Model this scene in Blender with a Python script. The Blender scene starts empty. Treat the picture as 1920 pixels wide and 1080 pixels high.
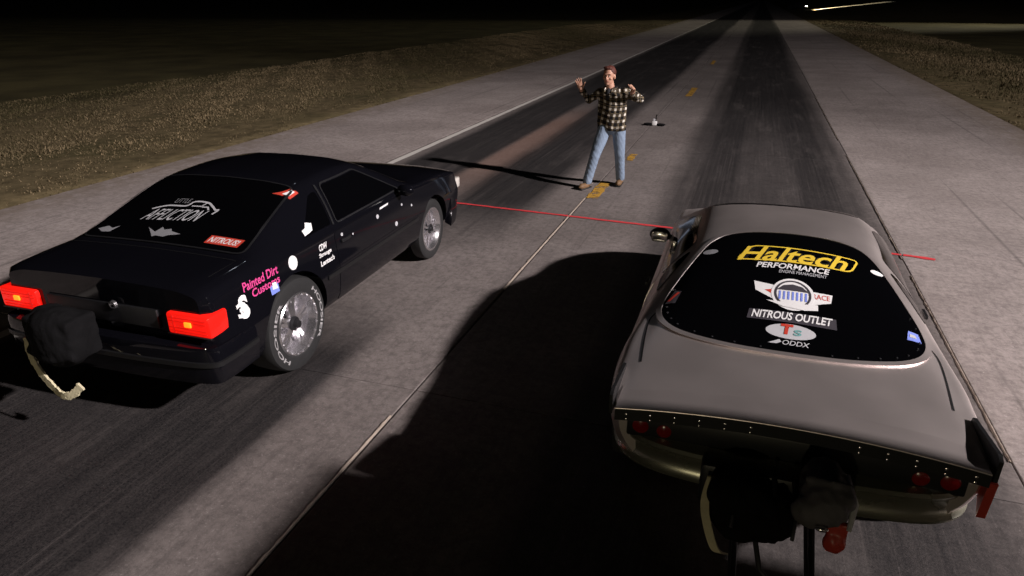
import bpy, bmesh, math, random
import numpy as np
from mathutils import Vector, Matrix
from mathutils.bvhtree import BVHTree
rad = math.radians
random.seed(7)
rng = np.random.default_rng(11)

# ------------------------------------------------------------------ camera, sky, light, exposure
S = bpy.context.scene
COL = S.collection
cam_d = bpy.data.cameras.new('camera')
cam_d.lens = 24.0; cam_d.sensor_width = 36.0; cam_d.clip_end = 3000; cam_d.clip_start = 0.05
cam = bpy.data.objects.new('camera', cam_d); COL.objects.link(cam)
cam.location = (0, 0, 2.6)
cam.rotation_euler = (rad(90 - 22.95), 0, rad(18.68))
S.camera = cam

W = bpy.data.worlds.new('World'); S.world = W; W.use_nodes = True
wn = W.node_tree.nodes; wl = W.node_tree.links
sky = wn.new('ShaderNodeTexSky'); sky.sky_type = 'NISHITA'; sky.sun_disc = False
sky.sun_elevation = rad(-4.0); sky.sun_rotation = rad(115)
bg = wn['Background']; bg.inputs['Strength'].default_value = 0.03
wl.new(sky.outputs['Color'], bg.inputs['Color'])

sun_d = bpy.data.lights.new('moon', 'SUN'); sun_d.energy = 0.006; sun_d.angle = rad(0.5); sun_d.color = (0.8, 0.88, 1.0)
sun = bpy.data.objects.new('moon', sun_d); COL.objects.link(sun)
sun.location = (0, 0, 60); sun.rotation_euler = (rad(50), 0, rad(-150))

S.view_settings.view_transform = 'Standard'; S.view_settings.look = 'None'
S.view_settings.exposure = 0.0; S.view_settings.gamma = 1.0; S.view_settings.use_curve_mapping = False
S.render.engine = 'CYCLES'

LAMP_POWER = 67000.0
TOWER = (30.5, 0.2)

# ------------------------------------------------------------------ helpers
class MB:
    """collects shapes, builds ONE mesh object"""
    def __init__(s): s.v = []; s.f = []
    def add(s, vs, fs):
        o = len(s.v); s.v += [tuple(v) for v in vs]; s.f += [tuple(i + o for i in f) for f in fs]; return s
    def box(s, c, d, M=None):
        x, y, z = (q / 2 for q in d)
        vs = [Vector((sx * x, sy * y, sz * z)) for sx in (-1, 1) for sy in (-1, 1) for sz in (-1, 1)]
        if M is not None: vs = [M @ v for v in vs]
        vs = [v + Vector(c) for v in vs]
        return s.add(vs, [(0, 1, 3, 2), (4, 6, 7, 5), (0, 4, 5, 1), (2, 3, 7, 6), (0, 2, 6, 4), (1, 5, 7, 3)])
    def tube(s, pts, r, n=10, cap=True):
        pts = [Vector(p) for p in pts]; rs = r if isinstance(r, (list, tuple)) else [r] * len(pts)
        vs = []; ref = None
        for i, p in enumerate(pts):
            t = (pts[min(i + 1, len(pts) - 1)] - pts[max(i - 1, 0)]).normalized()
            if ref is None: ref = Vector((0, 0, 1)) if abs(t.z) < 0.9 else Vector((1, 0, 0))
            a = t.cross(ref).normalized(); b = a.cross(t).normalized(); ref = b
            for k in range(n):
                q = 2 * math.pi * k / n
                vs.append(p + (a * math.cos(q) + b * math.sin(q)) * rs[i])
        fs = [(i * n + k, i * n + (k + 1) % n, (i + 1) * n + (k + 1) % n, (i + 1) * n + k) for i in range(len(pts) - 1) for k in range(n)]
        if cap:
            fs.append(tuple(reversed(range(n)))); fs.append(tuple((len(pts) - 1) * n + k for k in range(n)))
        return s.add(vs, fs)
    def lathe(s, prof, n=40, axis='X', c=(0, 0, 0), closed=False):
        """prof: (a along axis, r)"""
        vs = []
        for a, r in prof:
            for k in range(n):
                q = 2 * math.pi * k / n; u = r * math.cos(q); w = r * math.sin(q)
                v = (a, u, w) if axis == 'X' else ((u, a, w) if axis == 'Y' else (u, w, a))
                vs.append((v[0] + c[0], v[1] + c[1], v[2] + c[2]))
        m = len(prof)
        fs = [(i * n + k, i * n + (k + 1) % n, ((i + 1) % m) * n + (k + 1) % n, ((i + 1) % m) * n + k)
              for i in range(m if closed else m - 1) for k in range(n)]
        return s.add(vs, fs)
    def ell(s, c, r, n=14, m=9, M=None):
        vs = []
        for i in range(m + 1):
            t = math.pi * i / m
            for k in range(n):
                q = 2 * math.pi * k / n
                v = Vector((r[0] * math.sin(t) * math.cos(q), r[1] * math.sin(t) * math.sin(q), r[2] * math.cos(t)))
                if M is not None: v = M @ v
                vs.append(v + Vector(c))
        fs = [(i * n + k, (i + 1) * n + k, (i + 1) * n + (k + 1) % n, i * n + (k + 1) % n) for i in range(m) for k in range(n)]
        return s.add(vs, fs)
    def mesh(s, name):
        me = bpy.data.meshes.new(name); me.from_pydata(s.v, [], s.f); me.validate(); me.update(); return me
    def build(s, name, mat, parent=None, smooth=True, bevel=0.0, loc=None, fixn=True):
        me = s.mesh(name)
        if fixn or bevel:
            bm = bmesh.new(); bm.from_mesh(me)
            bmesh.ops.remove_doubles(bm, verts=bm.verts, dist=1e-5)
            if bevel:
                es = [e for e in bm.edges if len(e.link_faces) == 2 and e.calc_face_angle(0) > 0.5]
                bmesh.ops.bevel(bm, geom=es, offset=bevel, segments=2, affect='EDGES', profile=0.5)
            bmesh.ops.recalc_face_normals(bm, faces=bm.faces); bm.to_mesh(me); bm.free()
        return link(name, me, mat, parent, smooth, loc)

def link(name, me, mat, parent=None, smooth=True, loc=None):
    if mat is not None and len(me.materials) == 0: me.materials.append(mat)
    if smooth:
        me.shade_smooth(); me.set_sharp_from_angle(angle=0.65)
    o = bpy.data.objects.new(name, me); COL.objects.link(o)
    if parent is not None: o.parent = parent
    if loc is not None: o.location = loc
    return o

def empty(name, loc=(0, 0, 0), parent=None, rz=0.0):
    o = bpy.data.objects.new(name, None); COL.objects.link(o); o.location = loc; o.rotation_euler = (0, 0, rz)
    o.empty_display_size = 0.1
    if parent is not None: o.parent = parent
    return o

def tag(o, label=None, cat=None, group=None, kind=None):
    if label: o['label'] = label
    if cat: o['category'] = cat
    if group: o['group'] = group
    if kind: o['kind'] = kind
    return o

def copy_tree(o, parent=None):
    c = o.copy(); COL.objects.link(c); c.parent = parent
    for ch in list(o.children): copy_tree(ch, c)
    return c

# ------------------------------------------------------------------ materials
def mat(name, col, rough=0.6, metal=0.0, spec=0.5, coat=0.0, emit=None, es=0.0, noise=0.0, nscale=8.0, bump=0.0, bscale=60.0, rvar=0.0):
    m = bpy.data.materials.new(name); m.use_nodes = True
    nt = m.node_tree; b = nt.nodes['Principled BSDF']; L = nt.links
    b.inputs['Base Color'].default_value = (*col, 1); b.inputs['Roughness'].default_value = rough
    b.inputs['Metallic'].default_value = metal; b.inputs['Specular IOR Level'].default_value = spec
    b.inputs['Coat Weight'].default_value = coat; b.inputs['Coat Roughness'].default_value = 0.05
    if emit: b.inputs['Emission Color'].default_value = (*emit, 1); b.inputs['Emission Strength'].default_value = es
    if noise or bump or rvar:
        tc = nt.nodes.new('ShaderNodeTexCoord')
        n1 = nt.nodes.new('ShaderNodeTexNoise'); n1.inputs['Scale'].default_value = nscale; n1.inputs['Detail'].default_value = 6
        L.new(tc.outputs['Object'], n1.inputs['Vector'])
        if noise:
            mx = nt.nodes.new('ShaderNodeMix'); mx.data_type = 'RGBA'
            mx.inputs['A'].default_value = (*[c * (1 - noise) for c in col], 1)
            mx.inputs['B'].default_value = (*[min(1, c * (1 + noise)) for c in col], 1)
            L.new(n1.outputs['Fac'], mx.inputs['Factor']); L.new(mx.outputs['Result'], b.inputs['Base Color'])
        if rvar:
            mr = nt.nodes.new('ShaderNodeMapRange'); mr.inputs['To Min'].default_value = rough - rvar; mr.inputs['To Max'].default_value = rough + rvar
            L.new(n1.outputs['Fac'], mr.inputs['Value']); L.new(mr.outputs['Result'], b.inputs['Roughness'])
        if bump:
            n2 = nt.nodes.new('ShaderNodeTexNoise'); n2.inputs['Scale'].default_value = bscale; n2.inputs['Detail'].default_value = 4
            L.new(tc.outputs['Object'], n2.inputs['Vector'])
            bp = nt.nodes.new('ShaderNodeBump'); bp.inputs['Strength'].default_value = bump; bp.inputs['Distance'].default_value = 0.01
            L.new(n2.outputs['Fac'], bp.inputs['Height']); L.new(bp.outputs['Normal'], b.inputs['Normal'])
    return m

class NT:
    """tiny node-graph helper"""
    def __init__(s, m): s.nt = m.node_tree; s.b = s.nt.nodes['Principled BSDF']
    def node(s, t, **kw):
        n = s.nt.nodes.new(t)
        for k, v in kw.items(): setattr(n, k, v)
        return n
    def set(s, sock, v):
        if isinstance(v, bpy.types.NodeSocket): s.nt.links.new(v, sock)
        else: sock.default_value = v
    def math(s, op, a, b=0.0, c=0.0):
        n = s.node('ShaderNodeMath', operation=op); s.set(n.inputs[0], a); s.set(n.inputs[1], b); s.set(n.inputs[2], c); return n.outputs[0]
    def sstep(s, x, lo, hi):
        n = s.node('ShaderNodeMapRange', interpolation_type='SMOOTHSTEP'); s.set(n.inputs['Value'], x)
        s.set(n.inputs['From Min'], lo); s.set(n.inputs['From Max'], hi); return n.outputs['Result']
    def band(s, x, lo, hi, soft): return s.math('MULTIPLY', s.sstep(x, lo - soft, lo + soft), s.math('SUBTRACT', 1.0, s.sstep(x, hi - soft, hi + soft)))
    def noise(s, vec, scale, detail=5.0, rough=0.55, mapscale=None):
        if mapscale:
            mp = s.node('ShaderNodeMapping'); s.set(mp.inputs['Vector'], vec); mp.inputs['Scale'].default_value = mapscale; vec = mp.outputs['Vector']
        n = s.node('ShaderNodeTexNoise'); s.set(n.inputs['Vector'], vec); n.inputs['Scale'].default_value = scale
        n.inputs['Detail'].default_value = detail; n.inputs['Roughness'].default_value = rough; return n.outputs['Fac']
    def mix(s, f, a, b):
        n = s.node('ShaderNodeMix', data_type='RGBA'); s.set(n.inputs['Factor'], f)
        s.set(n.inputs['A'], (*a, 1) if isinstance(a, tuple) else a); s.set(n.inputs['B'], (*b, 1) if isinstance(b, tuple) else b); return n.outputs['Result']

def concrete_material():
    m = bpy.data.materials.new('concrete_pavement'); m.use_nodes = True; g = NT(m)
    pos = g.node('ShaderNodeNewGeometry').outputs['Position']
    sx = g.node('ShaderNodeSeparateXYZ'); g.set(sx.inputs[0], pos); X, Y = sx.outputs['X'], sx.outputs['Y']
    big = g.noise(pos, 0.55, 6); med = g.noise(pos, 4.0, 8, 0.65); fine = g.noise(pos, 70.0, 4, 0.7)
    col = g.mix(g.sstep(big, 0.3, 0.7), (0.165, 0.139, 0.132), (0.25, 0.215, 0.206))
    col = g.mix(g.math('MULTIPLY', g.sstep(med, 0.42, 0.70), 0.42), col, (0.095, 0.080, 0.078))
    col = g.mix(g.math('MULTIPLY', g.sstep(g.noise(pos, 1.6, 8, 0.7), 0.52, 0.72), 0.28), col, (0.28, 0.245, 0.235))
    col = g.mix(g.math('MULTIPLY', g.sstep(fine, 0.5, 0.8), 0.5), col, (0.13, 0.115, 0.11))
    col = g.mix(g.math('MULTIPLY', g.sstep(g.noise(pos, 55.0, 2), 0.62, 0.75), 0.45), col, (0.48, 0.44, 0.42))
    grain = g.noise(pos, 14.0, 8, 0.8); drag = g.noise(pos, 1.0, 6, 0.7, (22.0, 2.2, 1.0))
    col = g.mix(g.math('MULTIPLY', g.sstep(grain, 0.40, 0.66), 0.62), col, (0.055, 0.046, 0.044))
    col = g.mix(g.math('MULTIPLY', g.sstep(drag, 0.48, 0.74), 0.45), col, (0.07, 0.060, 0.058))
    col = g.mix(g.math('MULTIPLY', g.sstep(g.noise(pos, 30.0, 6, 0.8), 0.56, 0.72), 0.40), col, (0.46, 0.41, 0.40))
    # per-slab tone
    oi = g.node('ShaderNodeObjectInfo').outputs['Random']
    col = g.mix(g.math('MULTIPLY', oi, 0.25), col, (0.19, 0.168, 0.16))
    # worn traffic direction streaks
    st = g.noise(pos, 1.0, 5, 0.6, (6.0, 0.10, 1.0)); st2 = g.noise(pos, 1.0, 3, 0.6, (26.0, 0.16, 1.0))
    xw = g.math('ADD', X, g.math('MULTIPLY', g.math('SUBTRACT', g.noise(pos, 1.0, 4, 0.5, (1.5, 0.05, 1.0)), 0.5), 0.50))
    # tyre rubber laid down in both lanes
    right = g.math('MULTIPLY', g.band(xw, -0.95, 1.70, 0.20), 0.76)
    r_core = g.math('MULTIPLY', g.band(xw, -0.35, 1.35, 0.35), g.sstep(Y, 9.0, 24.0))
    right = g.math('ADD', right, g.math('MULTIPLY', r_core, 0.28))
    r_tr = g.math('ADD', g.band(xw, -0.55, -0.05, 0.12), g.band(xw, 0.85, 1.35, 0.12))
    right = g.math('ADD', right, g.math('MULTIPLY', r_tr, 0.16))
    right = g.math('MULTIPLY', right, g.sstep(st, -0.1, 0.42))
    near = g.math('SUBTRACT', 1.0, g.sstep(Y, 3.4, 5.5))
    left_near = g.math('MULTIPLY', g.band(xw, -5.6, -2.70, 0.16), near)
    far = g.sstep(Y, 5.5, 10.0)
    lf = g.math('ADD', g.math('MULTIPLY', g.band(xw, -5.45, -4.30, 0.22), 1.05), g.math('MULTIPLY', g.band(xw, -3.75, -2.62, 0.25), 1.0))
    lf = g.math('ADD', lf, g.math('MULTIPLY', g.band(xw, -4.4, -3.6, 0.3), g.math('MULTIPLY', g.sstep(Y, 13.0, 26.0), 0.75)))
    lf = g.math('ADD', lf, g.math('MULTIPLY', g.band(xw, -5.4, -2.6, 0.3), 0.18))
    left = g.math('MAXIMUM', g.math('MULTIPLY', left_near, 1.25), g.math('MULTIPLY', lf, far))
    left = g.math('MULTIPLY', left, g.sstep(st, -0.1, 0.40))
    rub = g.math('MINIMUM', g.math('ADD', left, right), 0.97)
    rub = g.math('MULTIPLY', rub, g.math('ADD', 0.84, g.math('MULTIPLY', st2, 0.32)))
    scr = g.noise(pos, 1.0, 4, 0.7, (48.0, 0.35, 1.0)); patch = g.noise(pos, 1.0, 5, 0.65, (2.2, 0.35, 1.0))
    rub = g.math('MULTIPLY', rub, g.math('SUBTRACT', 1.0, g.math('MULTIPLY', g.sstep(scr, 0.54, 0.70), 0.22)))
    rub = g.math('MULTIPLY', rub, g.math('SUBTRACT', 1.0, g.math('MULTIPLY', g.sstep(patch, 0.50, 0.72), 0.22)))
    rub = g.math('MULTIPLY', rub, g.math('ADD', 0.86, g.math('MULTIPLY', g.sstep(fine, 0.6, 0.35), 0.14)))
    # rust coloured strip in the left lane
    rust = g.math('MULTIPLY', g.band(xw, -4.30, -3.62, 0.22), g.band(Y, 9.5, 17.0, 2.0))
    col = g.mix(g.math('MULTIPLY', rust, 0.55), col, (0.26, 0.14, 0.10))
    # the shoulders were poured in a paler concrete
    pale = g.math('ADD', g.math('MULTIPLY', g.sstep(X, 1.77, 1.81), 0.62), g.math('MULTIPLY', g.sstep(g.math('MULTIPLY', X, -1.0), 5.80, 5.86), 0.88))
    vm = g.node('ShaderNodeVectorMath', operation='SCALE'); g.set(vm.inputs[0], col); g.set(vm.inputs['Scale'], g.math('ADD', 1.0, pale)); col = vm.outputs[0]
    # faint stray tyre marks outside the main grooves
    stray = g.math('MULTIPLY', g.sstep(g.noise(pos, 1.0, 3, 0.5, (9.0, 0.07, 1.0)), 0.60, 0.74), 0.45)
    col = g.mix(stray, col, (0.05, 0.045, 0.044))
    col = g.mix(rub, col, (0.0125, 0.012, 0.0135))
    # asphalt coloured shoulder wear, dusty edges
    dust = g.math('MULTIPLY', g.math('ADD', g.sstep(g.math('MULTIPLY', X, -1.0), 8.3, 9.4), g.sstep(X, 4.5, 5.6)), g.sstep(med, 0.3, 0.6))
    col = g.mix(g.math('MULTIPLY', dust, 0.7), col, (0.20, 0.155, 0.115))
    g.set(g.b.inputs['Base Color'], col)
    g.set(g.b.inputs['Roughness'], g.math('SUBTRACT', 0.88, g.math('MULTIPLY', rub, 0.34)))
    g.b.inputs['Specular IOR Level'].default_value = 0.35
    bp = g.node('ShaderNodeBump'); bp.inputs['Strength'].default_value = 0.55; bp.inputs['Distance'].default_value = 0.006
    h = g.math('ADD', g.math('MULTIPLY', fine, 0.7), g.math('MULTIPLY', g.noise(pos, 18.0, 6, 0.6), 0.6))
    g.set(bp.inputs['Height'], h); g.set(g.b.inputs['Normal'], bp.outputs['Normal'])
    return m

def paint_material(name, c, wear, scale=7.0):
    """worn road paint: transparent where it is scuffed away"""
    m = bpy.data.materials.new(name); m.use_nodes = True; g = NT(m)
    pos = g.node('ShaderNodeNewGeometry').outputs['Position']
    n = g.noise(pos, scale, 8, 0.7); n2 = g.noise(pos, 60.0, 3, 0.6)
    f = g.math('ADD', g.math('MULTIPLY', n, 0.65), g.math('MULTIPLY', n2, 0.35))
    g.set(g.b.inputs['Base Color'], g.mix(n2, tuple(q * 0.7 for q in c), c)); g.b.inputs['Roughness'].default_value = 0.8
    g.set(g.b.inputs['Alpha'], g.sstep(f, wear - 0.06, wear + 0.06))
    return m

def ground_material():
    m = bpy.data.materials.new('dry_ground'); m.use_nodes = True; g = NT(m)
    pos = g.node('ShaderNodeNewGeometry').outputs['Position']
    sx = g.node('ShaderNodeSeparateXYZ'); g.set(sx.inputs[0], pos); X = sx.outputs['X']
    a = g.noise(pos, 0.35, 6); b = g.noise(pos, 3.0, 8, 0.7)
    verge = g.mix(g.sstep(b, 0.3, 0.7), (0.085, 0.066, 0.036), (0.20, 0.155, 0.085))
    verge = g.mix(g.math('MULTIPLY', g.sstep(a, 0.45, 0.7), 0.6), verge, (0.07, 0.065, 0.028))
    field = g.mix(g.sstep(a, 0.3, 0.7), (0.050, 0.042, 0.020), (0.095, 0.080, 0.036))
    xw = g.math('ADD', X, g.math('MULTIPLY', g.math('SUBTRACT', a, 0.5), 2.5))
    f = g.math('ADD', g.math('SUBTRACT', 1.0, g.sstep(xw, -19.6, -17.4)), g.math('MULTIPLY', g.sstep(xw, 8.6, 10.0), g.math('SUBTRACT', 1.0, g.sstep(sx.outputs['Y'], 90.0, 140.0))))  # far right given the paler verge colour so the headlight streak reads brighter
    g.set(g.b.inputs['Base Color'], g.mix(f, verge, field)); g.b.inputs['Roughness'].default_value = 0.95
    g.b.inputs['Specular IOR Level'].default_value = 0.1
    bp = g.node('ShaderNodeBump'); bp.inputs['Strength'].default_value = 0.5; bp.inputs['Distance'].default_value = 0.03
    g.set(bp.inputs['Height'], b); g.set(g.b.inputs['Normal'], bp.outputs['Normal'])
    return m

def grass_material():
    m = bpy.data.materials.new('dry_grass'); m.use_nodes = True; g = NT(m)
    at = g.node('ShaderNodeAttribute', attribute_name='tone').outputs['Fac']
    c = g.mix(g.sstep(at, 0.0, 0.5), (0.06, 0.052, 0.022), (0.125, 0.095, 0.052)); c = g.mix(g.sstep(at, 0.5, 1.0), c, (0.24, 0.18, 0.105))
    g.set(g.b.inputs['Base Color'], c); g.b.inputs['Roughness'].default_value = 0.8; g.b.inputs['Specular IOR Level'].default_value = 0.2
    return m

def plaid_material():
    m = bpy.data.materials.new('plaid_flannel'); m.use_nodes = True; g = NT(m)
    at = g.node('ShaderNodeAttribute', attribute_name='weave').outputs['Vector']
    sx = g.node('ShaderNodeSeparateXYZ'); g.set(sx.inputs[0], at)
    def stripe(v, per, duty, ph=0.0):
        fr = g.math('FRACT', g.math('ADD', g.math('DIVIDE', v, per), ph)); return g.math('LESS_THAN', fr, duty)
    u, v = sx.outputs['X'], sx.outputs['Y']
    a = stripe(u, 0.085, 0.60); b = stripe(v, 0.085, 0.60)
    t = g.math('MULTIPLY', g.math('ADD', a, b), 0.5)
    c = g.mix(g.sstep(t, 0.0, 0.5), (0.66, 0.62, 0.56), (0.085, 0.066, 0.045)); c = g.mix(g.sstep(t, 0.5, 1.0), c, (0.012, 0.011, 0.012))
    th = g.math('MAXIMUM', stripe(u, 0.095, 0.08, 0.28), stripe(v, 0.095, 0.08, 0.28))
    c = g.mix(g.math('MULTIPLY', th, 0.5), c, (0.34, 0.27, 0.17))
    g.set(g.b.inputs['Base Color'], c); g.b.inputs['Roughness'].default_value = 0.9; g.b.inputs['Specular IOR Level'].default_value = 0.15
    return m

M = dict(
    concrete=concrete_material(), ground=ground_material(), grass=grass_material(), plaid=plaid_material(),
    joint=mat('joint_filler', (0.035, 0.032, 0.03), 0.9, bump=0.4),
    sealant=mat('joint_sealant', (0.30, 0.245, 0.205), 0.85, noise=0.3, nscale=25, bump=0.5, bscale=80),
    wline=paint_material('worn_white_paint', (0.70, 0.66, 0.62), 0.34),
    yline=paint_material('worn_yellow_paint', (0.55, 0.30, 0.035), 0.46, 5.0),
    rline=paint_material('red_line_paint', (0.72, 0.045, 0.055), 0.36),
    black=mat('gloss_black_paint', (0.004, 0.004, 0.006), 0.06, spec=0.45, coat=0.0, rvar=0.03, nscale=3),
    glass=mat('dark_tinted_glass', (0.0015, 0.0015, 0.002), 0.07, spec=0.25),
    rubber=mat('tyre_rubber', (0.018, 0.018, 0.019), 0.62, noise=0.25, nscale=20, bump=0.15, bscale=90),
    chrome=mat('polished_alloy', (0.84, 0.82, 0.85), 0.20, metal=0.95, rvar=0.05, nscale=12),
    darkmetal=mat('dark_metal', (0.05, 0.05, 0.055), 0.42, metal=0.8, noise=0.3),
    grey=mat('satin_grey_paint', (0.88, 0.785, 0.765), 0.37, metal=0.90, spec=0.5, noise=0.10, nscale=2.5, rvar=0.05, bump=0.02, bscale=14),
    trimblk=mat('satin_black_trim', (0.008, 0.008, 0.009), 0.45, noise=0.2),
    silver=mat('worn_silver_bumper', (0.30, 0.295, 0.24), 0.28, metal=0.75, noise=0.12, nscale=6, rvar=0.08),
    white=mat('white_vinyl', (0.80, 0.79, 0.80), 0.5, noise=0.05),
    grylet=mat('grey_vinyl', (0.50, 0.50, 0.53), 0.5, noise=0.1),
    tyrelet=mat('worn_tyre_lettering', (0.34, 0.33, 0.34), 0.7, noise=0.45, nscale=30),
    dimlet=mat('faded_grey_vinyl', (0.25, 0.25, 0.27), 0.5, noise=0.15),
    yellow=mat('yellow_vinyl', (0.80, 0.56, 0.05), 0.5, noise=0.08),
    pink=mat('pink_vinyl', (0.68, 0.06, 0.26), 0.5, noise=0.1),
    redv=mat('red_vinyl', (0.55, 0.05, 0.03), 0.5, noise=0.1),
    bluev=mat('blue_vinyl', (0.20, 0.27, 0.75), 0.5, noise=0.1),
    teal=mat('teal_vinyl', (0.16, 0.36, 0.36), 0.5, noise=0.1),
    darkv=mat('dark_grey_vinyl', (0.05, 0.045, 0.055), 0.5, noise=0.2),
    tail=mat('lit_red_lens', (0.5, 0.01, 0.008), 0.2, emit=(1.0, 0.010, 0.004), es=0.80),
    tailrib=mat('red_lens_rib', (0.35, 0.006, 0.005), 0.3, emit=(1.0, 0.010, 0.004), es=0.5),
    tailin=mat('lit_amber_bulb', (0.8, 0.2, 0.02), 0.3, emit=(1.0, 0.24, 0.01), es=1.6),
    taildark=mat('unlit_red_lens', (0.20, 0.006, 0.007), 0.2, spec=0.5),
    redpaint=mat('red_lower_tip', (0.42, 0.045, 0.030), 0.4, noise=0.1),
    clear=mat('clear_lamp_lens', (0.62, 0.58, 0.54), 0.12, spec=0.6),
    nylon=mat('dark_nylon', (0.006, 0.0058, 0.0065), 0.9, spec=0.1, noise=0.3, nscale=15, bump=0.5, bscale=30),
    greynylon=mat('grey_nylon', (0.08, 0.074, 0.08), 0.75, noise=0.35, nscale=12, bump=0.6, bscale=22),
    strap=mat('pale_webbing', (0.60, 0.54, 0.36), 0.85, noise=0.2, nscale=30, bump=0.5, bscale=60),
    skin=mat('skin', (0.50, 0.27, 0.19), 0.5, noise=0.12, nscale=9),
    hair=mat('red_brown_hair', (0.085, 0.020, 0.012), 0.7, noise=0.4, nscale=40, bump=0.5, bscale=70),
    denim=mat('blue_denim', (0.20, 0.26, 0.36), 0.85, noise=0.30, nscale=7, bump=0.35, bscale=25),
    tee=mat('dark_tshirt', (0.012, 0.012, 0.016), 0.85),
    boot=mat('tan_leather', (0.17, 0.095, 0.045), 0.65, noise=0.3, nscale=14),
    eye=mat('eye_white', (0.6, 0.58, 0.55), 0.3), iris=mat('dark_iris', (0.02, 0.015, 0.01), 0.25),
    lip=mat('lip', (0.32, 0.11, 0.09), 0.5),
    galv=mat('galvanised_steel', (0.42, 0.42, 0.43), 0.45, metal=0.7, noise=0.15),
    orange=mat('tower_enclosure_paint', (0.55, 0.50, 0.42), 0.5, noise=0.1),
    lampglow=mat('lit_flood_lens', (0.9, 0.9, 0.9), 0.3, emit=(1.0, 0.93, 0.88), es=60.0),
    headglow=mat('lit_headlamp', (0.9, 0.9, 0.8), 0.3, emit=(1.0, 0.93, 0.72), es=40.0),
    truck=mat('dark_truck_paint', (0.03, 0.03, 0.034), 0.25, coat=0.4),
)

# ------------------------------------------------------------------ the setting
def ground_height(x, y):
    """verge falls gently to a shallow ditch, then the field rises again a little"""
    d = np.where(x < -9.3, -9.3 - x, np.where(x > 5.7, x - 5.7, 0.0))
    wob = 0.018 * np.sin(x * 1.7 + y * 0.31) + 0.018 * np.sin(y * 0.83 + x * 0.4)
    left = x < 0
    z = np.where(left, -0.012 * np.minimum(d, 12.0),
                 -0.02 * np.minimum(d, 8.0))
    bank = 2.2 * np.clip((x - 14) / 18.0, 0, 1) * np.clip((y - 120) / 60.0, 0, 1)  # bank added to tilt far ground to the view, thickening the headlight streak
    return -0.045 + z + bank + wob * np.clip(d / 1.5, 0, 1)

def build_ground():
    xs = np.concatenate([[-1500, -600, -250, -120, -70, -50], np.arange(-40, -20, 2.0), np.arange(-20, -9, 0.4), [-9.3, -8.9, -6, -2, 2, 5.3, 5.7],
                         np.arange(6.0, 14, 0.4), np.arange(14, 50, 2.0), [55, 90, 160, 400, 1500]])
    ys = np.concatenate([[-400, -120, -40, -15], np.arange(-6, 40, 0.6), np.arange(40, 120, 2.5), [140, 160, 180, 190, 200, 210, 220, 240, 330, 500, 900, 2200]])
    gx, gy = np.meshgrid(xs, ys, indexing='ij'); gz = ground_height(gx, gy)
    gz = np.where((gx > -9.25) & (gx < 5.65), -0.30, gz)
    n, m = gx.shape
    vs = np.stack([gx, gy, gz], -1).reshape(-1, 3).tolist()
    fs = [(i * m + j, (i + 1) * m + j, (i + 1) * m + j + 1, i * m + j + 1) for i in range(n - 1) for j in range(m - 1)]
    mb = MB(); mb.v = vs; mb.f = fs
    tag(mb.build('ground', M['ground'], fixn=False), kind='structure')
build_ground()

road = MB().box((-1.83, 540, -0.10), (14.75, 1140, 0.12)).build('road', M['joint'], smooth=False)
tag(road, kind='structure')
COLS = [(-9.32, -5.84), (-5.83, -2.029), (-2.013, 1.785), (1.797, 5.66)]
ROWS = [-6.0] + [3.80 + 4.6 * k for k in range(-1, 18)]
for ci, (x0, x1) in enumerate(COLS):
    me = None
    for r in range(len(ROWS) - 1):
        y0, y1 = ROWS[r], ROWS[r + 1]
        if me is None or r == 1:
            mb = MB().box((0, 0, -0.02), (x1 - x0, y1 - y0 - 0.007, 0.04))
            ob = mb.build('concrete_slab', M['concrete'], road, smooth=False, bevel=0.004); me = ob.data
        else:
            ob = bpy.data.objects.new('concrete_slab', me); COL.objects.link(ob); ob.parent = road
        ob.location = ((x0 + x1) / 2, (y0 + y1) / 2, random.uniform(-0.0015, 0.0015))
    # beyond the last row the joints cannot be told apart
    ob = MB().box(((x0 + x1) / 2, (ROWS[-1] + 1100) / 2, -0.02), (x1 - x0, 1100 - ROWS[-1], 0.04)).build('concrete_slab', M['concrete'], road, smooth=False)

def strip(name, pts, w, z, m, jitter=0.0, parent=road, step=0.08):
    """flat painted ribbon along a polyline, edges uneven"""
    vs = []; out = []
    for (a, b) in zip(pts[:-1], pts[1:]):
        a = np.array(a, float); b = np.array(b, float); n = max(1, int(np.linalg.norm(b - a) / step))
        for i in range(n): out.append(a + (b - a) * i / n)
    out.append(np.array(pts[-1], float))
    for i, p in enumerate(out):
        t = out[min(i + 1, len(out) - 1)] - out[max(i - 1, 0)]; t /= np.linalg.norm(t); nrm = np.array([-t[1], t[0]])
        for s_ in (-1, 1):
            q = p + nrm * s_ * (w / 2 + random.uniform(-jitter, jitter)); vs.append((q[0], q[1], z))
    fs = [(2 * i, 2 * i + 1, 2 * i + 3, 2 * i + 2) for i in range(len(out) - 1)]
    mb = MB(); mb.add(vs, fs); return mb.build(name, m, parent, smooth=False)

strip('white_edge_line', [(-5.70, -4), (-5.70, 120)], 0.12, 0.0065, M['wline'], 0.006, step=0.25)
strip('red_start_line', [(-4.9, 8.50), (-3.5, 8.41), (-0.7, 8.23), (1.8, 8.07)], 0.055, 0.0066, M['rline'], 0.006)
strip('red_start_line', [(1.82, 8.075), (2.12, 8.01)], 0.07, 0.0066, M['rline'], 0.012)
for (x, y, l, w) in [(-1.93, 9.72, 0.95, 0.17), (-1.86, 12.15, 0.55, 0.12), (-1.68, 22.0, 2.2, 0.18), (-1.72, 33.0, 2.0, 0.14)]:
    strip('yellow_dash', [(x, y - l / 2), (x, y + l / 2)], w, 0.0067, M['yline'], 0.02)

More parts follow.
